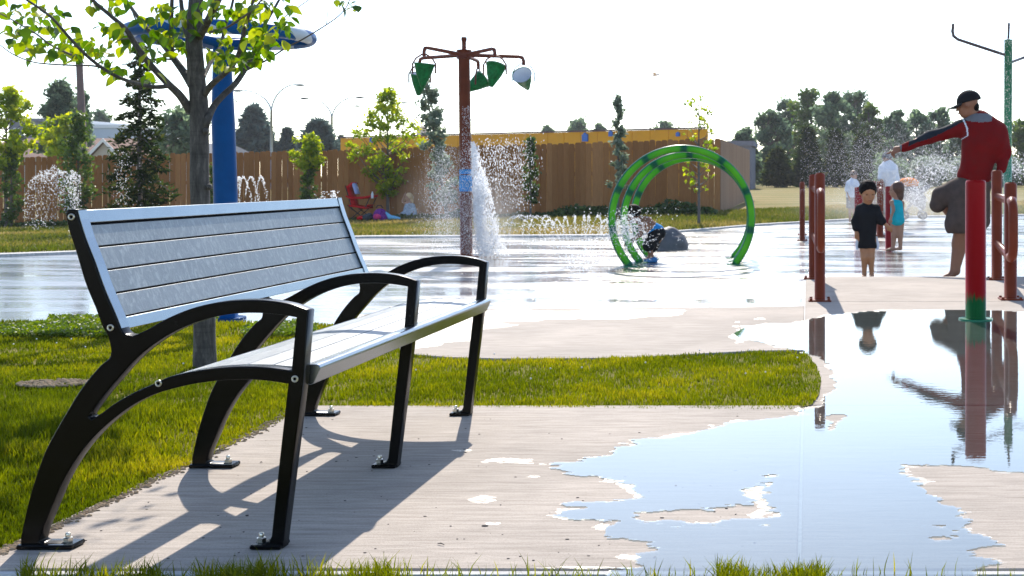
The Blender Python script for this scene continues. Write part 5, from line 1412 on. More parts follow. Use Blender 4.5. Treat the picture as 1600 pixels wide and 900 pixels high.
for k in range(260):      # the crown above the frame
    a = rl.uniform(0, 2 * math.pi); r_ = rl.random() ** .5 * .95; p = tp_(311 + 0, 0, 0) + Vector((r_ * math.cos(a), r_ * math.sin(a) * .9, rl.uniform(.12, .95) * (1.15 - r_ * .5)))
    rest.append(leaf_matrix(p, rl.uniform(.7, 1.2)))
vs0, fs0 = leaf_verts(); vs0 = np.array(vs0); V = []; 
for Mx in rest:
    A_ = np.array(Mx); V.append(vs0 @ A_[:3, :3].T + A_[:3, 3])
nv = len(vs0); Fl = np.concatenate([np.array(fs0) + k * nv for k in range(len(rest))])
tag(link('foliage', mesh_np('foliage', np.concatenate(V), [Fl], [M['maple']], rnd=np.repeat(rng.uniform(0, 1, len(rest)), nv), smooth=True), ntree), kind='stuff')
# ------------------------------------------------------------------ figures
def surfnet(fn, lo, hi, res):
    """surface of fn(P) = 0 as a smooth quad mesh"""
    lo = np.array(lo, float); hi = np.array(hi, float)
    n = np.maximum(4, np.ceil((hi - lo) / res).astype(int)) + 1
    ax = [lo[k] + res * np.arange(n[k]) for k in range(3)]
    G = np.stack(np.meshgrid(*ax, indexing='ij'), -1)
    D = fn(G.reshape(-1, 3)).reshape(n)
    c = n - 1; acc = np.zeros(tuple(c) + (3,)); cnt = np.zeros(tuple(c))
    sl_ = lambda o, d=(0, 0, 0): tuple(slice(o[k], o[k] + c[k]) for k in range(3))
    corners = [(i_, j_, k_) for i_ in (0, 1) for j_ in (0, 1) for k_ in (0, 1)]
    for a in corners:
        for k in range(3):
            if a[k] == 0:
                b_ = list(a); b_[k] = 1; da = D[sl_(a)]; db = D[sl_(b_)]
                m_ = (da < 0) != (db < 0); t_ = np.where(m_, da / (da - db + 1e-12), 0)
                for q_ in range(3):
                    acc[..., q_] += np.where(m_, a[q_] + (t_ if q_ == k else 0), 0)
                cnt += m_
    act = cnt > 0; idx = np.full(tuple(c), -1); idx[act] = np.arange(act.sum())
    ijk = np.argwhere(act); V = lo + res * (ijk + acc[act] / cnt[act][:, None])
    Q = []
    for k in range(3):
        u, v_ = [(1, 2), (2, 0), (0, 1)][k]
        s0 = [slice(None)] * 3; s1 = [slice(None)] * 3; s0[k] = slice(0, -1); s1[k] = slice(1, None)
        da = D[tuple(s0)]; db = D[tuple(s1)]; ch = (da < 0) != (db < 0)
        e = np.argwhere(ch); ok = (e[:, u] > 0) & (e[:, v_] > 0) & (e[:, u] < c[u]) & (e[:, v_] < c[v_]) & (e[:, k] < c[k]); e = e[ok]
        if not len(e): continue
        def I(du, dv):
            f_ = e.copy(); f_[:, u] -= du; f_[:, v_] -= dv; return idx[f_[:, 0], f_[:, 1], f_[:, 2]]
        q_ = np.stack([I(1, 1), I(0, 1), I(0, 0), I(1, 0)], -1)
        neg = da[e[:, 0], e[:, 1], e[:, 2]] < 0
        q_ = np.where(neg[:, None], q_, q_[:, ::-1]); q_ = q_[(q_ >= 0).all(1)]; Q.append(q_)
    return V, np.concatenate(Q)
def sd_cap(P, a, b_, ra, rb):
    a = np.array(a, float); b_ = np.array(b_, float); ab = b_ - a; t_ = np.clip(((P - a) @ ab) / (ab @ ab + 1e-12), 0, 1)
    return np.linalg.norm(P - a - t_[:, None] * ab, axis=1) - (ra + (rb - ra) * t_)
def sd_ell(P, c, r_, rot=None):
    q_ = P - np.array(c, float)
    if rot is not None: q_ = q_ @ np.array(rot)
    r_ = np.array(r_, float); k0 = np.linalg.norm(q_ / r_, axis=1); k1 = np.linalg.norm(q_ / r_ ** 2, axis=1)
    return k0 * (k0 - 1) / (k1 + 1e-9)
def smin(a, b_, k): 
    h_ = np.clip(.5 + .5 * (b_ - a) / k, 0, 1); return b_ * (1 - h_) + a * h_ - k * h_ * (1 - h_)
def blob(prims, k, cuts=(), wr=0.0, wsc=20):
    """('c', a, b, ra, rb [,k]) capsules and ('e', centre, radii [,rot]) ellipsoids melted together"""
    def fn(P):
        d = None
        for p in prims:
            dd = sd_cap(P, *p[1:5]) if p[0] == 'c' else sd_ell(P, *p[1:4])
            kk = p[5] if p[0] == 'c' and len(p) > 5 else k
            d = dd if d is None else smin(d, dd, kk)
        for p in cuts:
            if p[0] == 'z<': d = np.maximum(d, P[:, 2] - p[1])      # keep below
            elif p[0] == 'z>': d = np.maximum(d, p[1] - P[:, 2])
            elif p[0] == 'pl': d = np.maximum(d, (P - np.array(p[1], float)) @ np.array(p[2], float))   # keep behind plane
            elif p[0] == 'sub': d = np.maximum(d, -sd_ell(P, *p[1:]))
        if wr: d = d + wr * (np.sin(P[:, 2] * wsc + 3 * np.sin(P[:, 0] * wsc * .7)) * np.cos(P[:, 0] * wsc * .8 + P[:, 1] * wsc))
        return d
    lo = np.full(3, 1e9); hi = -lo
    for p in prims:
        if p[0] == 'c':
            for q_, r_ in ((p[1], p[3]), (p[2], p[4])): lo = np.minimum(lo, np.array(q_) - r_); hi = np.maximum(hi, np.array(q_) + r_)
        else: lo = np.minimum(lo, np.array(p[1]) - max(p[2])); hi = np.maximum(hi, np.array(p[1]) + max(p[2]))
    return fn, lo - .03, hi + .03
def body(name, prims, mats, parent, res=.012, k=.03, cuts=(), wr=0.0, wsc=20, pick=None):
    fn, lo, hi = blob(prims, k, cuts, wr, wsc); V, Q = surfnet(fn, lo, hi, res)
    if not isinstance(mats, (list, tuple)): mats = [mats]
    mi = None
    if pick is not None: mi = pick(V[Q].mean(1))
    return link(name, mesh_np(name, V, [Q], mats, mi, smooth=True), parent)
def hand(wr_, dirv, up, s_, curl=.3, point=False, side=1):
    """palm, four unequal fingers in two joints each and a thumb from the palm's side, as capsules"""
    w_ = Vector(wr_); d = Vector(dirv).normalized(); u = Vector(up); u = (u - d * u.dot(d)).normalized(); sd_ = d.cross(u) * side
    out = [('c', w_, w_ + d * .045 * s_, .021 * s_, .024 * s_), ('e', w_ + d * .055 * s_, (.032 * s_, .032 * s_, .032 * s_))]
    for k_, (o_, L, z_) in enumerate(((-.03, .072, 0), (-.010, .080, 0), (.010, .075, 0), (.028, .060, 0))):
        b0 = w_ + d * .075 * s_ + sd_ * o_ * s_; cu = .05 if (point and k_ == 0) else (1.5 if point else curl + .08 * k_)
        d1 = (d * math.cos(cu * .5) - u * math.sin(cu * .5)); d2 = (d * math.cos(cu * 1.3) - u * math.sin(cu * 1.3))
        m1 = b0 + d1 * L * .5 * s_; e1 = m1 + d2 * L * .5 * s_
        out += [('c', b0, m1, .0105 * s_, .0095 * s_, .008), ('c', m1, e1, .0095 * s_, .008 * s_, .004)]
    tb = w_ + d * .03 * s_ - sd_ * .026 * s_; td = (d * .7 - sd_ * .6 - u * .3).normalized()
    out += [('c', tb, tb + td * .035 * s_, .012 * s_, .011 * s_, .01), ('c', tb + td * .035 * s_, tb + (td * .6 + d * .4) * .062 * s_, .011 * s_, .009 * s_, .004)]
    return out
def head_prims(c, s_, face, up=(0, 0, 1)):
    """skull, jaw, nose, brows, ears; face = direction looked in; s_ = head height"""
    c = Vector(c); f_ = Vector(face).normalized(); u = Vector(up); u = (u - f_ * u.dot(f_)).normalized(); l = u.cross(f_)
    rot = np.array([l, f_, u]).T
    P = [('e', c + u * .10 * s_ - f_ * .05 * s_, (.335 * s_, .41 * s_, .39 * s_), rot), ('e', c - u * .20 * s_ + f_ * .10 * s_, (.25 * s_, .28 * s_, .29 * s_), rot),
         ('c', c + f_ * .37 * s_ + u * .02 * s_, c + f_ * .45 * s_ - u * .10 * s_, .035 * s_, .05 * s_, .03 * s_), ('e', c + f_ * .34 * s_ - u * .235 * s_, (.11 * s_, .05 * s_, .045 * s_), rot),
         ('e', c - u * .38 * s_ + f_ * .26 * s_, (.09 * s_, .07 * s_, .07 * s_), rot)]
    for sd_ in (-1, 1):
        P += [('e', c + l * sd_ * .345 * s_ - u * .03 * s_ - f_ * .03 * s_, (.035 * s_, .07 * s_, .11 * s_), rot), ('e', c + l * sd_ * .17 * s_ - u * .10 * s_ + f_ * .26 * s_, (.10 * s_, .08 * s_, .08 * s_), rot)]
    return P
def eyes(c, s_, face, parent, up=(0, 0, 1)):
    c = Vector(c); f_ = Vector(face).normalized(); u = Vector(up); u = (u - f_ * u.dot(f_)).normalized(); l = u.cross(f_)
    for sd_ in (-1, 1):
        mb = MB(); mb.ball(c + l * sd_ * .14 * s_ + f_ * .355 * s_ + u * .02 * s_, (.040 * s_, .035 * s_, .020 * s_), 6); obj('eye', mb, M['hair'], parent)
    mb = MB(); mb.ball(c + f_ * .385 * s_ - u * .235 * s_, (.085 * s_, .025 * s_, .022 * s_), 6); obj('mouth', mb, M['pink_lip'], parent)
M['pink_lip'] = paint('lips', (.30, .09, .07), .5)

# ---- the man in red
PY = 12.8; PS = PY / F
def mp(px, py, dy=0.0): return Vector(((px - VX) * PS, PY + dy, H - (py - VY) * PS))
man = thing('person', 'man in red and black pullover, black cap and brown shorts, pointing with his arm', 'person', (mp(1500, 433).x, PY, ZP))
fd = Vector((-1, .25, -.28)).normalized()
hc = mp(1511, 164, .0); hs_ = .262
neck = mp(1530, 180, .03)
skin = head_prims(hc, hs_, fd) + [('c', hc + Vector((.04, .0, -.05)), mp(1534, 196, .02), .062, .07)]
wr = mp(1410, 231, .10)
skin += [('c', mp(1450, 214, .06), wr, .045, .028)] + hand(wr, mp(1380, 240, .14) - wr, (0, -.3, 1), 1.12, .5, True, 1)
# torso and pelvis under the clothes, right arm
skin += [('c', mp(1532, 200, .02), mp(1530, 240, 0), .13, .13), ('c', mp(1530, 240, 0), mp(1526, 285, 0), .13, .13), ('e', mp(1522, 292, 0), (.16, .12, .12))]
skin += [('c', mp(1532, 205, 0), mp(1500, 202, .04), .10, .06), ('c', mp(1505, 202, .04), mp(1455, 213, .06), .055, .045)]
skin += [('c', mp(1560, 205, .02), mp(1570, 238, -.02), .055, .048), ('c', mp(1570, 238, -.02), mp(1560, 268, -.12), .045, .03)] + hand(mp(1560, 268, -.12), (-.45, -.25, -.7), (1, 0, .2), 1.0, .5, False, -1)
# standing leg, second leg forward
skin += [('c', mp(1516, 295, -.03), mp(1503, 358, -.02), .115, .085), ('c', mp(1503, 358, -.02), mp(1500, 380, .02), .084, .082), ('c', mp(1501, 378, .03), mp(1492, 422, 0), .082, .050),
         ('c', mp(1494, 424, 0), mp(1479, 433, -.03), .042, .032), ('c', mp(1479, 433, -.03), mp(1472, 435, -.04), .032, .022)]
skin += [('c', mp(1518, 298, .10), mp(1470, 312, .10), .095, .07), ('c', mp(1470, 312, .10), mp(1522, 372, .26), .062, .05), ('c', mp(1522, 372, .26), mp(1530, 420, .22), .05, .036), ('c', mp(1530, 425, .22), mp(1516, 433, .16), .036, .028)]
bod = body('body', skin, M['skin_dark'], man, .0105, .022)
eyes(hc, hs_, fd, bod)
sh = [('c', mp(1530, 196, .02), mp(1533, 225, 0), .155, .185), ('c', mp(1533, 225, 0), mp(1524, 268, 0), .19, .165), ('e', mp(1522, 275, 0), (.175, .15, .11)),
      ('e', mp(1538, 205, 0), (.235, .16, .15)), ('e', mp(1546, 222, -.02), (.20, .16, .19)), ('c', mp(1536, 198, .02), mp(1502, 200, .04), .11, .085), ('c', mp(1504, 200, .04), mp(1455, 214, .06), .078, .062), ('c', mp(1455, 214, .06), mp(1413, 231, .10), .060, .043),
      ('c', mp(1556, 204, .02), mp(1568, 238, -.02), .085, .072), ('c', mp(1568, 238, -.02), mp(1562, 264, -.11), .068, .048), ('c', mp(1532, 186, .03), mp(1534, 194, .02), .078, .10)]
A2, B2 = np.array(mp(1510, 186, .04)), np.array(mp(1420, 224, .09))
def pick_shirt(Cn):
    ppx = VX + Cn[:, 0] / Cn[:, 1] * F; ppy = VY - (Cn[:, 2] - H) / Cn[:, 1] * F
    line = np.interp(ppx, [1410, 1430, 1455, 1490, 1505, 1520, 1545], [232, 221, 213, 198, 190, 187, 184])
    blk = (ppx < 1522) & (ppy < line + np.interp(ppx, [1415, 1455, 1500], [2, 3, 0])) & (ppx > 1420)
    neckb = ((ppx - 1532) ** 2 / 26 ** 2 + (ppy - 184) ** 2 / 7 ** 2 < 1) & (ppx < 1550)
    pip = (np.abs(ppx - np.interp(ppy, [180, 200, 212, 219], [1502, 1511, 1512, 1500])) < 1.3) & (ppy > 183) & (ppy < 219)
    return np.where(neckb, 3, np.where(pip, 2, np.where(blk, 1, 0)))
body('shirt', sh, [M['shirt_red'], M['cloth_navy'], M['cloth_white'], M['cloth_grey']], man, .0095, .045, [], .004, 16, pick_shirt)
so_ = [('e', mp(1522, 290, 0), (.175, .145, .11)), ('c', mp(1514, 296, -.03), mp(1497, 350, -.03), .15, .145), ('c', mp(1530, 298, .03), mp(1532, 345, .08), .12, .11), ('c', mp(1514, 294, .05), mp(1474, 306, .08),   .15, .108, .07), ('c', mp(1474, 308, .09), mp(1467, 320, .09), .102, .088)]
body('shorts', so_, M['cloth_brown'], man, .011, .03, [('z>', mp(0, 364).z)], .006, 22)
# cap: crown and a brim dipping forward
capc = hc + Vector((.010, 0, .030)); l_ = Vector((0, 0, 1)).cross(fd).normalized(); u_ = fd.cross(l_).normalized()
u_ = -u_ if u_.z < 0 else u_
rot = np.array([l_, fd, u_]).T
cap = body('cap', [('e', capc + fd * -.01, (.108, .130, .122), rot), ], M['cloth_black'], man, .008, .02, [('pl', capc - u_ * .005, -u_)])
mb = MB(); vs = []; fs = []
for i_ in range(9):
    a = lerp(-1.15, 1.15, i_ / 8)
    for r0, dz in ((.110, 0), (.205 * (.62 + .38 * math.cos(a)) + .0, -.012)):
        p = capc + (fd * math.cos(a) + l_ * math.sin(a)) * r0 + u_ * (.002 + dz - .02 * abs(math.sin(a)) * (r0 > .11)); vs += [p + u_ * .004, p - u_ * .004]
for i_ in range(8):
    b_ = 4 * i_; fs += [(b_, b_ + 4, b_ + 6, b_ + 2), (b_ + 3, b_ + 7, b_ + 5, b_ + 1), (b_ + 2, b_ + 6, b_ + 7, b_ + 3)]
mb.add(vs, fs); obj('brim', mb, M['cloth_black'], cap)
body('hair', [('e', hc + Vector((.082, .004, -.022)), (.044, .076, .064))], M['hair'], man, .009, .02)
mb = MB(); wd = (mp(1380, 240, .14) - wr).normalized(); mb.tube([wr - wd * .012, wr + wd * .012], .036, 16); obj('wristband', mb, M['cloth_grey'], man)

def simple_person(label, y, pts, s_, cols, face, hair_m, skin_m, extra=None, res=.011, suit='long', z=ZP, group=None):
    """pts: dict of joints in photo px (px, py, dy)"""
    k = y / F
    def q_(n_): 
        v_ = pts[n_]; return Vector(((v_[0] - VX) * k, y + (v_[2] if len(v_) > 2 else 0), H - (v_[1] - VY) * k))
    t_ = thing('person', label, 'person', (q_('hip').x, y, z), group)
    hd = q_('head'); hh = s_['head']; f_ = Vector(face)
    P = head_prims(hd, hh, f_) + [('c', hd - Vector((0, 0, hh * .25)), q_('neck'), s_['neck'], s_['neck'])]
    P += [('c', q_('neck'), q_('chest'), s_['chest'] * .6, s_['chest']), ('c', q_('chest'), q_('hip'), s_['chest'], s_['hip'])]
    for sd_ in 'lr':
        P += [('c', q_('chest') + Vector((0, 0, s_['chest'] * .5)), q_('sh' + sd_), s_['arm'] * 1.1, s_['arm'] * 1.1), ('c', q_('sh' + sd_), q_('el' + sd_), s_['arm'], s_['arm'] * .82), ('c', q_('el' + sd_), q_('wr' + sd_), s_['arm'] * .8, s_['arm'] * .6)]
        d_h = (q_('wr' + sd_) - q_('el' + sd_)); P += hand(q_('wr' + sd_), d_h, (0, -1, .2), s_.get('hand', .6), .5, False, 1 if sd_ == 'l' else -1)
        P += [('c', q_('hip') + (q_('kn' + sd_) - q_('hip')) * .12 + Vector(((-1 if sd_ == 'l' else 1) * s_['hip'] * .45, 0, 0)), q_('kn' + sd_), s_['thigh'], s_['thigh'] * .68), ('c', q_('kn' + sd_), q_('an' + sd_), s_['thigh'] * .68, s_['thigh'] * .42)]
        ft = q_('an' + sd_); fdir = Vector((f_.x, f_.y, 0)).normalized() if pts.get('ftdir') is None else Vector(pts['ftdir'])
        P += [('c', ft, ft + fdir * s_['thigh'] * 1.5 + Vector((0, 0, -s_['thigh'] * .25)), s_['thigh'] * .42, s_['thigh'] * .30)]
    bd = body('body', P, M[skin_m], t_, res, .018)
    if s_.get('eyes', True): eyes(hd, hh, f_, bd)
    return t_, q_, P, hd, hh, f_
# ---- the boy in black
t_, q_, P, hd, hh, f_ = simple_person('small boy in black long-sleeved swim top and shorts, looking down, facing the camera', 12.75,
    dict(head=(1356, 301, -.01), neck=(1355, 320), chest=(1355, 334), hip=(1355, 372), shl=(1344, 327), ell=(1337, 346, -.02), wrl=(1338, 362, -.03), shr=(1368, 327), elr=(1375, 343, -.02), wrr=(1385, 352, -.03),
         knl=(1350.5, 402, -.02), anl=(1350.5, 430, 0), knr=(1361, 402, -.02), anr=(1362, 430, 0), ftdir=(-.2, -1, 0)),
    dict(head=.232, neck=.038, chest=.083, hip=.080, arm=.032, thigh=.052, hand=.62), None, (.22, -1, -.32), 'hair', 'skin_boy')
body('suit', [('c', q_('neck') + Vector((0, 0, -.015)), q_('chest'), .06, .10), ('c', q_('chest'), q_('hip') + Vector((0, 0, .05)), .102, .092), ('c', q_('hip'), q_('hip') + Vector((-.035, 0, -.08)), .085, .066), ('c', q_('hip'), q_('hip') + Vector((.035, 0, -.08)), .085, .066)] +
     [x_ for s_ in 'lr' for x_ in (('c', q_('chest') + Vector((0, 0, .04)), q_('sh' + s_), .05, .05), ('c', q_('sh' + s_), q_('el' + s_), .048, .043), ('c', q_('el' + s_), lerp(q_('el' + s_), q_('wr' + s_), .6 if s_ == 'l' else .35), .043, .042))],
     M['cloth_black'], t_, .0095, .02, [('z>', H - (388 - VY) * 12.75 / F)], .0025, 30)
for s_ in (-1, 1):
    p = q_('hip') + Vector((s_ * .098, 0, -.04)); mb = MB(); mb.tube([p + Vector((-s_ * .006, 0, .06)), p + Vector((s_ * .008, -.01, -.02)), p + Vector((s_ * .004, -.01, -.075))], [.010, .018, .014], 8); obj('side_stripe', mb, M['cloth_white'], t_)
f_ = f_.normalized(); u_ = Vector((0, 0, 1)); rot = np.array([u_.cross(f_).normalized(), f_, u_]).T
body('hair', [('e', hd + Vector((0, .012, .036)), (.093, .108, .098))], M['hair'], t_, .007, .02, [('pl', hd + f_ * .085 + Vector((0, 0, .052)), f_ * .66 - Vector((0, 0, .75)))], .003, 90)
# ---- the girl in turquoise
t_, q_, P, hd, hh, f_ = simple_person('little girl in a turquoise swimsuit, brown hair, holding a red bollard', 17.3,
    dict(head=(1399, 297), neck=(1402, 310), chest=(1401, 322), hip=(1402, 343), shl=(1393, 316, -.04), ell=(1395, 328, -.1), wrl=(1391, 341, -.12), shr=(1410, 317, .03), elr=(1411, 330, .08), wrr=(1403, 338, .12),
         knl=(1397, 368), anl=(1395, 389), knr=(1406.5, 368), anr=(1407, 388), ftdir=(-1, -.2, 0)),
    dict(head=.205, neck=.036, chest=.078, hip=.085, arm=.027, thigh=.058, hand=.6), None, (-1, -.25, -.1), 'hair_brown', 'skin')
body('swimsuit', [('c', q_('chest') + Vector((0, 0, .02)), q_('hip'), .086, .098), ('e', q_('hip') + Vector((0, 0, -.02)), (.098, .095, .08)), ('c', q_('chest') + Vector((-.045, -.02, .03)), q_('chest') + Vector((-.04, 0, .09)), .022, .016), ('c', q_('chest') + Vector((.045, .02, .03)), q_('chest') + Vector((.04, .02, .09)), .022, .016)], M['cloth_cyan'], t_, .010, .02, [('z>', H - (352.5 - VY) * 17.3 / F)])
body('hair', [('e', hd + Vector((.035, 0, .028)), (.095, .092, .098)), ('e', hd + Vector((.065, 0, -.07)), (.055, .07, .09))], M['hair_brown'], t_, .009, .03, [('sub', hd + Vector((-.10, -.02, -.06)), (.08, .12, .10), None)])
# ---- child and grown-up farther back
t_, q_, P, hd, hh, f_ = simple_person('distant child in a white shirt, left of the boy in black, half veiled by spray', 28.0,
    dict(head=(1334, 275), neck=(1333, 283), chest=(1331, 290), hip=(1330, 306), shl=(1326, 286), ell=(1323, 297, -.05), wrl=(1326, 307, -.1), shr=(1338, 286), elr=(1342, 295, -.05), wrr=(1346, 292, -.15), knl=(1328, 324), anl=(1328, 345), knr=(1334, 324), anr=(1335, 345)),
    dict(head=.21, neck=.04, chest=.10, hip=.10, arm=.035, thigh=.062, hand=.7, eyes=False), None, (.6, -1, -.2), 'hair', 'skin', res=.016)
body('shirt', [('c', q_('neck'), q_('chest'), .09, .13), ('c', q_('chest'), q_('hip'), .13, .12)] + [('c', q_('sh' + s_), q_('el' + s_), .06, .05) for s_ in 'lr'], M['cloth_white'], t_, .016, .03)
body('shorts', [('c', q_('hip'), q_('kn' + s_), .11, .085) for s_ in 'lr'], M['cloth_grey'], t_, .016, .03, [('z>', q_('knl').z - .02)])
body('hair', [('e', hd + Vector((0, .02, .045)), (.085, .10, .085))], M['hair_brown'], t_, .014, .02)
t_, q_, P, hd, hh, f_ = simple_person('distant grown-up in a white shirt bending over, straight below the pointing hand', 24.0,
    dict(head=(1386, 249), neck=(1387, 258), chest=(1388, 267), hip=(1390, 292, .05), shl=(1379, 263), ell=(1376, 278, -.05), wrl=(1380, 291, -.2), shr=(1397, 263), elr=(1401, 280, -.03), wrr=(1398, 295, -.1), knl=(1385, 327), anl=(1385, 360), knr=(1393, 327), anr=(1394, 360)),
    dict(head=.24, neck=.05, chest=.14, hip=.14, arm=.045, thigh=.08, hand=.9, eyes=False), None, (-.6, -1, -.4), 'hair', 'skin_dark', res=.017)
body('shirt', [('c', q_('neck'), q_('chest'), .12, .17), ('c', q_('chest'), q_('hip'), .175, .15)] + [('c', q_('sh' + s_), q_('el' + s_), .075, .065) for s_ in 'lr'], M['cloth_white'], t_, .017, .04, [], .006, 14)
body('shorts', [('c', q_('hip'), q_('kn' + s_), .15, .11) for s_ in 'lr'], M['cloth_navy'], t_, .017, .03)
body('hair', [('e', hd + Vector((0, .02, .05)), (.098, .115, .10))], M['cloth_grey'], t_, .015, .02)
# ---- boy splashing among the hoops, bent right over
t_, q_, P, hd, hh, f_ = simple_person('bare-backed boy bent over in black shorts and blue shoes, splashing under the green hoops', 15.2,
    dict(head=(988, 334, -.02), neck=(998, 343), chest=(1009, 349), hip=(1027, 364, .03), shl=(1003, 352, -.07), ell=(1002, 366, -.12), wrl=(988, 376, -.15), shr=(1004, 350, .10), elr=(1000, 366, .14), wrr=(986, 377, .12),
         knl=(1014, 384, -.05), anl=(1020, 404, -.05), knr=(1018, 386, .10), anr=(1013, 405, .10), ftdir=(-1, -.1, 0)),
    dict(head=.22, neck=.045, chest=.085, hip=.085, arm=.033, thigh=.062, hand=.7, eyes=False), None, (-.75, -.1, -.65), 'hair', 'skin_dark', res=.0125)
kk_ = 15.2 / F
body('shorts', [('e', q_('hip'), (.10, .11, .09))] + [('c', q_('hip') + Vector((-.02, dy_, -.02)), lerp(q_('hip'), q_('kn' + s_), .98), .088, .075) for s_, dy_ in (('l', -.03), ('r', .05))], M['cloth_black'], t_, .012, .025)
body('waistband', [('c', lerp(q_('hip'), q_('chest'), .30), lerp(q_('hip'), q_('chest'), .12), .093, .102)], M['cloth_blue'], t_, .012, .02)
body('hair', [('e', hd + Vector((.015, .0, .035)), (.098, .098, .085))], M['hair'], t_, .012, .02)
for s_ in 'lr': body('shoe', [('c', q_('an' + s_) + Vector((.02, 0, -.02)), q_('an' + s_) + Vector((-.13, 0, -.045)), .048, .036)], M['rubber_blue'], t_, .012, .02, [('z>', ZP + .001)])
# ---- girl sitting on the grass
def gz(px, y): return ground_z((px - VX) / F * y, y)
y = 31.0; k = y / F
gq = lambda px, py, dy=0: Vector(((px - VX) * k, y + dy, H - (py - VY) * k))
t_ = thing('person', 'fair-haired girl in a pale blue-grey wrap sitting on the grass, hand to her head', 'person', (gq(638, 343).x, y, gz(638, y)))
hd = gq(638, 309)
P = head_prims(hd, .20, (-.5, -1, -.1)) + [('c', hd, gq(639, 318), .04, .04), ('c', gq(639, 319), gq(639, 338), .09, .11), ('c', gq(634, 319, -.03), gq(630, 314, -.06), .03, .026), ('c', gq(630, 314, -.06), gq(633, 306, -.05), .026, .02), ('c', gq(645, 320), gq(648, 332, -.08), .035, .028)]
P += hand(gq(633, 306, -.05), (.3, 0, 1), (0, -1, 0), .6) + hand(gq(648, 332, -.08), (-.6, -.2, -.6), (0, -1, 0), .6)
P += [('c', gq(640, 338), gq(628, 338, -.2), .085, .06), ('c', gq(628, 338, -.2), gq(640, 341, -.3), .055, .04)]
bd_ = body('body', P, M['skin'], t_, .0145, .02); eyes(hd, .20, (-.5, -1, -.1), bd_)
body('wrap', [('c', gq(639, 321), gq(638, 337), .10, .17), ('c', gq(634, 337, -.1), gq(648, 340, 0), .12, .11), ('c', gq(628, 339, -.12), gq(634, 341, -.1), .08, .07), ('c', gq(645, 321), gq(649, 334, -.05), .055, .06)], M['cloth_pale'], t_, .0145, .03, [('z>', gz(638, y) + .004)], .008, 24)
body('hair', [('e', hd + Vector((.01, .03, .035)), (.092, .10, .092)), ('c', hd + Vector((-.07, .02, .02)), gq(629, 316), .04, .02), ('c', hd + Vector((.05, .05, 0)), gq(643, 316, .04), .06, .04)], M['hair_blonde'], t_, .013, .03, [('sub', hd + Vector((-.05, -.10, -.04)), (.075, .08, .09), None)])

# ------------------------------------------------------------------ things on the grass
# red folding chair with a lavender towel over its back
cy = 31.3; k = cy / F
cq = lambda px, py, dy=0: Vector(((px - VX) * k, cy + dy, H - (py - VY) * k))
zg = gz(565, cy)
ch = thing('camp_chair', 'red folding camp chair on the grass facing right', 'chair', (cq(565, 343).x, cy, zg))
def pad_(name, A, B, w0, w1, th, m, parent, y0):
    """cushion between two edges A and B, width in y"""
    A = Vector(A); B = Vector(B); d = (B - A).normalized(); n_ = Vector((-d.z, 0, d.x)); mb = MB(); vs = []
    N_ = 6
    for i_ in range(N_ + 1):
        t0 = i_ / N_; p = A.lerp(B, t0); wv = lerp(w0, w1, t0); sag = -.03 * math.sin(math.pi * t0)
        for yy_, nn_ in ((-wv, th), (0, th + sag * .8), (wv, th), (wv, 0), (0, sag * .8), (-wv, 0)): vs.append((p.x + n_.x * nn_, y0 + yy_, p.z + n_.z * nn_))
    fs = [(6 * a + b_, 6 * a + (b_ + 1) % 6, 6 * a + 6 + (b_ + 1) % 6, 6 * a + 6 + b_) for a in range(N_) for b_ in range(6)] + [(5, 4, 3, 2, 1, 0), tuple(6 * N_ + b_ for b_ in range(6))]
    mb.add(vs, fs); return obj(name, mb, m, parent)
pad_('backrest', cq(556, 322), cq(546, 290), .24, .22, .035, M['chairred'], ch, cy)
pad_('headrest', cq(546, 296), cq(555, 287), .20, .19, .05, M['chairred'], ch, cy)
pad_('seat', cq(550, 322), cq(577, 326), .25, .26, .04, M['chairred'], ch, cy)
pad_('seat_front', cq(568, 326), cq(580, 321), .24, .2, .03, M['chairred'], ch, cy)
for s_ in (-.24, .24):
    mb = MB(); mb.tube([cq(546, 306, s_), cq(552, 309, s_), cq(572, 309, s_), cq(585, 306, s_)], [.02, .028, .028, .022], 8); obj('armrest', mb, M['chairred'], ch)
    for a, b_ in (((548, 320), (580, 343)), ((576, 322), (549, 343)), ((545, 290), (556, 328)), ((584, 306), (575, 326))):
        p, q2 = cq(*a, s_), cq(*b_, s_); 
        if b_[1] == 343: q2.z = zg
        mb = MB(); mb.tube([p, q2], .012, 6); obj('leg' if b_[1] == 343 else 'upright', mb, M['metal_dark'], ch)
mb = MB(); mb.tube([cq(549, 343, -.24), cq(549, 343, .24)], .011, 6); obj('foot_bar', mb, M['metal_dark'], ch)
tw = pad_('towel', cq(556.5, 303), cq(551, 286), .16, .16, .018, M['lavender'], None, cy - .02)
for v_ in tw.data.vertices: v_.co.x += .055
tag(tw, 'pale lavender towel draped over the red camp chair back', 'towel')
p = cq(587, 306, -.24); mb = MB(); mb.lathe(p + Vector((0, 0, -.06)), [(.028, 0), (.031, .01), (.031, .11), (.014, .15), (.014, .17)], 12); bo = obj('bottle', mb, M['white'], None); tag(bo, 'small white bottle held in the armrest cup holder of the red chair', 'bottle')
def body2(name, prims, mats, res, k, **kw): return body(name, prims, mats, None, res, k, **kw)
y2 = 30.4; k = y2 / F
eq = lambda px, py, dy=0: Vector(((px - VX) * k, y2 + dy, H - (py - VY) * k))
zg = gz(592, y2)
bk_ = thing('backpack', 'purple and pink patterned backpack lying on the grass beside the red chair', 'backpack', (eq(593, 343).x, y2, zg))
body('bag', [('e', eq(594, 334), (.15, .12, .13)), ('c', eq(589, 339), eq(600, 339), .10, .11)], M['purple'], bk_, .012, .05, [('z>', zg + .003)])
body('pocket', [('e', eq(592, 338, -.10), (.10, .05, .07))], M['pink'], bk_, .012, .03, [('z>', zg + .004)])
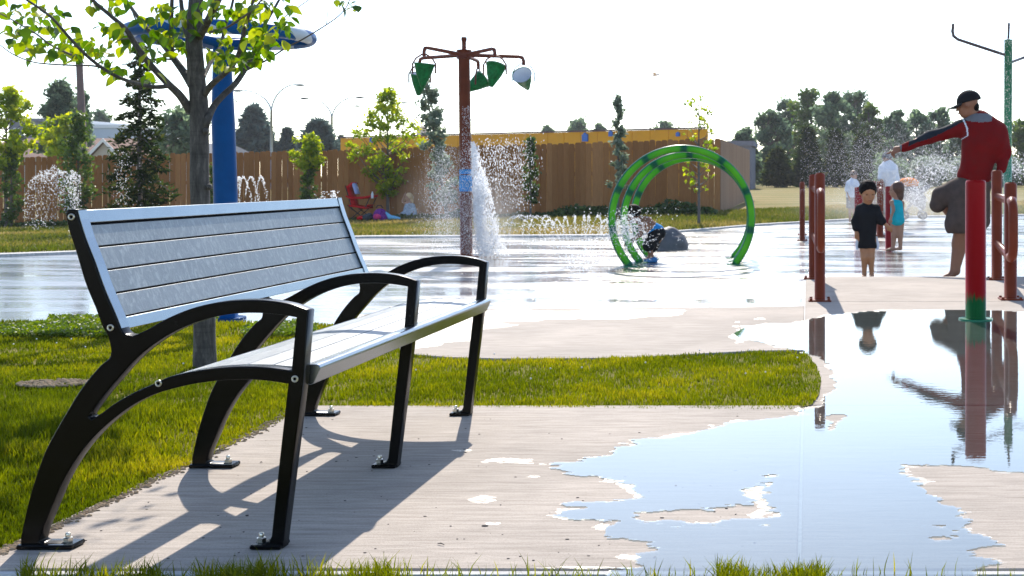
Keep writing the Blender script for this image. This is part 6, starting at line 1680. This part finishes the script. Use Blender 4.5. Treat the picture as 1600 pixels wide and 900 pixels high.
mb = MB(); mb.tube([eq(588, 325, -.03), eq(591, 321, -.03), eq(596, 321, -.03), eq(599, 325, -.03)], .012, 8); obj('carry_loop', mb, M['metal_dark'], bk_)
tag(body2('duffel_bag', [('c', eq(566, 341), eq(577, 338), .05, .085), ('e', eq(572, 340), (.12, .09, .07))], [M['darkfab']], .013, .04, cuts=[('z>', zg + .003)], wr=.006, wsc=30), 'dark maroon soft bag lying under the red camp chair', 'bag')
tag(body2('red_bundle', [('c', eq(561, 341, -.05), eq(566, 340, -.05), .04, .05)], [M['chairred']], .013, .03, cuts=[('z>', zg + .004)]), 'small red bundle left of the dark bag on the grass', 'bundle')
tag(body2('blue_towel', [('c', eq(603, 335), eq(609, 339), .06, .055), ('c', eq(609, 339), eq(624, 341), .05, .03)], [M['towelblue']], .012, .03, cuts=[('z>', zg + .003)], wr=.006, wsc=35), 'crumpled light blue towel between the backpack and the seated girl', 'towel')
# dry edge strip: straw coloured rug of mown grass is part of the field
# stroller with orange canopy in the spray
sy = 29.5; k = sy / F
sq = lambda px, py, dy=0: Vector(((px - VX) * k, sy + dy, H - (py - VY) * k))
zs = gz(1428, sy)
st_ = thing('stroller', 'dark baby stroller with an orange cover, half hidden by spray right of the girl', 'stroller', (sq(1428, 338).x, sy, zs))
body('seat_tub', [('c', sq(1420, 300), sq(1436, 312), .22, .17), ('c', sq(1436, 312), sq(1440, 322), .14, .1)], M['darkfab'], st_, .02, .06)
body('canopy', [('e', sq(1419, 286), (.26, .22, .13))], M['orange'], st_, .02, .05, [('z>', sq(0, 292).z)])
body('footwell', [('c', sq(1436, 300), sq(1450, 292), .08, .06)], M['cloth_grey'], st_, .02, .04)
for dy in (-.22, .22):
    mb = MB(); mb.tube([sq(1404, 284, dy), sq(1416, 300, dy), sq(1441, 331, dy)], .016, 8); mb.tube([sq(1440, 300, dy), sq(1413, 331, dy)], .016, 8); obj('frame', mb, M['metal_dark'], st_)
    for px in (1413, 1441):
        c_ = Vector((sq(px, 0).x, sy + dy, gz(px, sy) + .10)); mb = MB(); pts = [c_ + Vector((.085 * math.cos(a), 0, .085 * math.sin(a))) for a in np.linspace(0, 2 * math.pi, 21)[:-1]]
        mb.tube(pts, .018, 8, close=True); mb.tube([c_ + Vector((0, -.02, 0)), c_ + Vector((0, .02, 0))], .02, 8)
        for a in (0, 1.05, 2.1): mb.tube([c_ - Vector((.08 * math.cos(a), 0, .08 * math.sin(a))), c_ + Vector((.08 * math.cos(a), 0, .08 * math.sin(a)))], .006, 5)
        obj('wheel', mb, M['metal_dark'], st_)
# gull
bp0 = at(1023, 118, 60)
gull = thing('bird', 'white bird in flight, alone in the sky above the hoops', 'bird', bp0)
body('body', [('c', bp0 + Vector((-.13, 0, -.02)), bp0 + Vector((.12, 0, .03)), .03, .05), ('e', bp0 + Vector((.18, 0, .05)), (.05, .04, .04)), ('c', bp0 + Vector((.22, 0, .045)), bp0 + Vector((.26, 0, .035)), .014, .005)], M['bird'], gull, .014, .03)
for s_ in (-1, 1):
    mb = MB(); r0 = bp0 + Vector((0, 0, .03)); vs = []
    for u, c_, z_ in ((0, .13, 0), (.33, .13, .10), (.66, .09, .08), (1, .01, .0)): vs += [r0 + Vector((c_ / 2 + .02 - u * .10, s_ * .40 * u, z_ + .01)), r0 + Vector((-c_ / 2 + .02 - u * .14, s_ * .40 * u, z_)), r0 + Vector((c_ / 2 + .02 - u * .10, s_ * .40 * u, z_ - .008))]
    mb.add(vs, [(3 * a + b_, 3 * a + (b_ + 1) % 3, 3 * a + 3 + (b_ + 1) % 3, 3 * a + 3 + b_) for a in range(3) for b_ in range(3)]); obj('wing', mb, M['bird'], gull)

# ------------------------------------------------------------------ water in the air
OCT = np.array([(1, 0, 0), (-1, 0, 0), (0, 1, 0), (0, -1, 0), (0, 0, 1), (0, 0, -1)], float)
OF = np.array([(0, 2, 4), (2, 1, 4), (1, 3, 4), (3, 0, 4), (2, 0, 5), (1, 2, 5), (3, 1, 5), (0, 3, 5)])
def drops(name, C, r_, label, stretch=None):
    C = np.asarray(C); n_ = len(C); r_ = np.asarray(r_)
    sc3 = rng.uniform(.75, 1.3, (n_, 3)); 
    if stretch is not None: sc3[:, 2] *= stretch
    V = C[:, None, :] + OCT[None] * sc3[:, None, :] * r_[:, None, None]
    Fq = (np.arange(n_)[:, None, None] * 6 + OF[None]).reshape(-1, 3)
    return tag(link(name, mesh_np(name, V.reshape(-1, 3), [Fq], [M['drops']], smooth=True)), kind='stuff', label=label)
def P3(px, py, Y): return np.stack([(px - VX) / F * Y, Y, H - (py - VY) / F * Y], -1)
def arc_drops(x0, y0, x1, y1, x2, y2, Y, n_, sp=1.2, grow=2.5):
    """quadratic arc through nozzle, apex, landing (photo px), drops scatter more as they fly"""
    t_ = rng.uniform(0, 1, n_) ** .85; cxp = 2 * x1 - .5 * (x0 + x2); cyp = 2 * y1 - .5 * (y0 + y2)
    X = (1 - t_) ** 2 * x0 + 2 * t_ * (1 - t_) * cxp + t_ ** 2 * x2; Yp = (1 - t_) ** 2 * y0 + 2 * t_ * (1 - t_) * cyp + t_ ** 2 * y2
    s_ = sp * (.3 + grow * t_); return P3(X + rng.normal(0, 1, n_) * s_, Yp + rng.normal(0, 1, n_) * s_, Y + rng.normal(0, .06, n_) * (1 + 2 * t_))
def rs(n_, a, b_): return a * (b_ / a) ** rng.uniform(0, 1, n_)
# bucket fall
n_ = 13500; t_ = rng.uniform(0, 1, n_) ** .8; py = 222 + t_ * 178
xl_ = np.interp(py, [222, 300, 400], [738, 740, 744]); xr_ = np.interp(py, [222, 257, 310, 371, 400], [743, 753, 769, 783, 796])
u = rng.beta(1.1, 1.5, n_); px = xl_ + (xr_ - xl_) * u + rng.normal(0, 2.0, n_)
lump = fbm(px * .06, py * .03, 1.0, 51, 3); kp = rng.uniform(0, 1, n_) < np.clip((lump - .20) * 3.2, .3, 1)
C1 = P3(px, py, 16.0 + rng.normal(0, .18, n_))[kp]
n_ = 950; px = 745 + rng.gamma(2.4, 17, n_); py = 222 + (px - 745) * -.12 + np.abs(rng.normal(0, 55, n_)) + rng.normal(0, 7, n_); kp2 = (py < 392) & (px < 850); px = px[kp2]; py = py[kp2]; n_ = len(px)
C2 = P3(px, py, 15.8 + rng.normal(0, .4, n_))
drops('falling_water', np.concatenate([C1, C2]), np.concatenate([rs(len(C1), .0022, .009), rs(n_, .0022, .006)]), 'white sheet of water falling from the tipped buckets beside the post', 2.6)
# fine drizzle left and right of the post
n_ = 8500; px = rng.normal(700, 20, n_); py = 225 + 170 * rng.beta(1.6, 1.1, n_); C1 = P3(px, py, 15.6 + rng.normal(0, .4, n_))
n2 = 900; px = rng.uniform(722, 738, n2); py = rng.uniform(165, 398, n2); C2 = P3(px, py, 15.95 + rng.normal(0, .02, n2))
n3 = 700; px = rng.normal(805, 15, n3); py = 215 + 115 * rng.beta(1.5, 1.4, n3); C3 = P3(px, py, 16 + rng.normal(0, .3, n3))
drops('drizzle', np.concatenate([C1, C2, C3]), np.concatenate([rs(n_, .0012, .0030), rs(n2, .002, .0045), rs(n3, .002, .005)]), 'fine drizzle drifting around the bucket tower', 2.4)
# jets on the left: a fan of arcs
C = []; 
for k in range(11):
    ax_ = 118 - k * 5.5; C.append(arc_drops(122 - k * .8, 352, ax_ - 6, 264 + abs(k - 5) * 2.2 + 3 * math.sin(k * 2.1), ax_ - 34 + k, 356, 20.5 + k * .05, 165, 1.3, 1.5))
for k in range(4): C.append(arc_drops(118 + k * 3, 345, 112 + k * 4, 268 + 3 * k, 108 + k * 4, 400, 20.2, 110, 1.0, 1.2))
C = np.concatenate(C); drops('left_jets', C, rs(len(C), .0035, .0105), 'fan of arching water jets left of the bench back')
C = []
for (a, b_, c_) in ((375, 380, 398), (383, 392, 408), (398, 408, 418), (370, 373, 372)):
    C.append(arc_drops(a - 2, 345, b_, 272 + random.uniform(-3, 5), c_ + 3, 350, 22, 190, .8, 1.4))
C = np.concatenate(C); drops('middle_jets', C, rs(len(C), .005, .011), 'small arching jets just right of the blue pole')
n_ = 420; px = np.concatenate([rng.normal(521, 3, n_ - 100), rng.normal(508, 8, 100)]); py = rng.uniform(298, 345, n_); drops('bubbler_jet', P3(px, py, 22 + rng.normal(0, .05, n_)), rs(n_, .006, .015), 'short white bubbler jet above the right end of the bench back')
# drips over the spruce
n_ = 110; px = rng.normal(225, 26, n_); py = rng.uniform(120, 345, n_); C1 = P3(px, py, 21 + rng.normal(0, .6, n_)); n2 = 180; px = 190 + 14 * np.round(rng.normal(0, 1, n2)) * .5 + rng.normal(0, 2, n2); C2 = P3(px, rng.uniform(235, 320, n2), 21 + rng.normal(0, .2, n2))
drops('drips', np.concatenate([C1, C2]), rs(n_ + n2, .004, .009), 'scattered bright drips falling in front of the spruce')
# low crown of splash between the tower and the hoops
C = []
for k in range(17):
    x0 = 905 + random.uniform(-12, 12); x2 = 785 + k * 14 + random.uniform(-5, 5)
    C.append(arc_drops(x0, 440, (x0 + x2) / 2 + (x2 - x0) * .28, 340 + random.uniform(-2, 8), x2, 378 + random.uniform(-8, 12), 14.2 + random.uniform(-.4, .4), 230, .8, 1.4))
for k in range(6): C.append(arc_drops(912 + k * 2, 455, 905 + 5 * k, 375, 880 + 15 * k, 452, 13.4, 60, .7, 1.3))
n_ = 800; px = rng.uniform(775, 1000, n_); py = 352 + 10 * fbm(px * .03, px * 0, 1, 61, 3) - 6 + rng.exponential(9, n_); C.append(P3(px, py, 14.2 + rng.normal(0, .3, n_)))
C = np.concatenate(C); drops('splash_crown', C, rs(len(C), .0022, .0068), 'low ring of splashing jets between the bucket tower and the hoops')
n_ = 1500; a = rng.uniform(0, 2 * np.pi, n_); rr_ = rng.gamma(2, 13, n_); px = 978 + rr_ * np.cos(a) * 1.1 + .1 * rr_; py = 352 + rr_ * np.sin(a) * .9 + rng.exponential(10, n_)
kp = (py < 412) & (py > 322); C = P3(px, py, 14.6 + rng.normal(0, .25, n_))[kp]; drops('boy_splash', C, rs(len(C), .0035, .0095), 'burst of drops around the boy under the hoops')
# spray cloud at the right
n_ = 16000; px = rng.normal(1395, 68, n_); py = 262 + rng.normal(0, 34, n_); yy_ = 21 + rng.normal(0, 1.2, n_); kp = (py > 185) & (py < 345) & (px > 1250)
C1 = P3(px, py, yy_)[kp]; n2 = 2600; px = np.concatenate([rng.normal(1432, 14, n2 // 2), rng.normal(1470, 26, n2 // 2)]); py = np.concatenate([rng.normal(305, 18, n2 // 2), rng.normal(262, 12, n2 // 2)]); C2 = P3(px, py, 21 + rng.normal(0, .6, n2))
n3 = 700; px = rng.normal(1574, 6, n3); py = rng.uniform(60, 290, n3); C3 = P3(px, py, 16.9 + rng.normal(0, .03, n3)); n4 = 500; px = rng.normal(1590, 12, n4); py = rng.normal(262, 10, n4); C4 = P3(px, py, 20 + rng.normal(0, .3, n4))
drops('spray_cloud', np.concatenate([C1, C2, C3, C4]), np.concatenate([rs(len(C1), .0016, .0048), rs(n2, .0035, .010), rs(n3, .002, .0055), rs(n4, .004, .010)]), 'cloud of bright spray hanging around the man and the children')

# twigs and specks on the concrete
for px, py, L, a, lab in ((689, 852, .022, .5, 'tiny dark twig lying on the sunlit slab right of the bench shadow'), (408, 724, .008, 0, 'dark speck of leaf on the slab near the far rear bench foot')):
    p = gp(px, py); mb = MB(); d = Vector((math.cos(a), -math.sin(a), 0)) * L / 2; mb.tube([p - d + Vector((0, 0, .003)), p + Vector((0, .001, .005)), p + d + Vector((0, 0, .003))], [.001, .0018, .001], 6); tag(obj('twig', mb, M['twig']), lab, 'twig')

# ------------------------------------------------------------------ the air: a thin even haze
mb = MB(); mb.box((-160, -12, -4), (120, 165, 14))
hz_ = bpy.data.materials.new('thin_haze'); hz_.use_nodes = True; t = hz_.node_tree; t.nodes.clear()
pv = t.nodes.new('ShaderNodeVolumePrincipled'); pv.inputs['Color'].default_value = (.9, .93, .97, 1); pv.inputs['Density'].default_value = .00035; pv.inputs['Anisotropy'].default_value = .3
oo = t.nodes.new('ShaderNodeOutputMaterial'); t.links.new(pv.outputs[0], oo.inputs['Volume'])
tag(obj('haze', mb, hz_), kind='stuff')

# fine mist hanging where the water breaks up: soft-edged clouds of spray
def mist(name, label, c, r_, dens):
    mb = MB(); mb.ball(c, r_, 12); m = bpy.data.materials.new(name); m.use_nodes = True; t = m.node_tree; t.nodes.clear()
    sub = t.nodes.new('ShaderNodeMapping'); sub.vector_type = 'POINT'
    sub.inputs['Location'].default_value = tuple(-c[k] / r_[k] for k in range(3)); sub.inputs['Scale'].default_value = tuple(1 / r_[k] for k in range(3))
    t.links.new(t.nodes.new('ShaderNodeNewGeometry').outputs['Position'], sub.inputs[0])
    ln = t.nodes.new('ShaderNodeVectorMath'); ln.operation = 'LENGTH'; t.links.new(sub.outputs[0], ln.inputs[0])
    rp = ramp(t, ln.outputs['Value'], [(0, (1, 1, 1)), (.95, (0, 0, 0))], 'EASE')
    d = math_(t, 'MULTIPLY', rp.outputs[0], dens)
    pv = t.nodes.new('ShaderNodeVolumePrincipled'); pv.inputs['Color'].default_value = (.97, .98, 1, 1); pv.inputs['Anisotropy'].default_value = .45
    t.links.new(d, pv.inputs['Density']); oo = t.nodes.new('ShaderNodeOutputMaterial'); t.links.new(pv.outputs[0], oo.inputs['Volume'])
    return tag(obj(name, mb, m), kind='stuff', label=label)
mist('fall_mist', 'white mist around the water falling at the bucket tower', P3(765, 345, 16.0), (.62, .5, .85), .55)
mist('tower_mist', 'thin mist drifting left of the bucket tower', P3(685, 320, 16.0), (.75, .5, .75), .12)
mist('pad_mist', 'low bank of spray mist over the wet pad behind the children', P3(1440, 322, 22.5), (3.0, 1.6, .55), .30)

# grit and leaf scraps lying on the slabs
mb = MB(); rgr = random.Random(5)
for k in range(170):
    px, py = rgr.uniform(60, 1180), rgr.uniform(645, 884)
    if px < 480 - (py - 634) * 2.1 + 30: continue
    p = gp(px, py); s_ = rgr.uniform(.0008, .0028) * (1 if k % 9 else 1.8)
    mb.ball((p.x, p.y, s_ * .4), (s_ * rgr.uniform(1, 2.4), s_, s_ * .5), 4)
tag(obj('grit', mb, M['twig']), kind='stuff', label='specks of grit and leaf scraps on the bench slab')
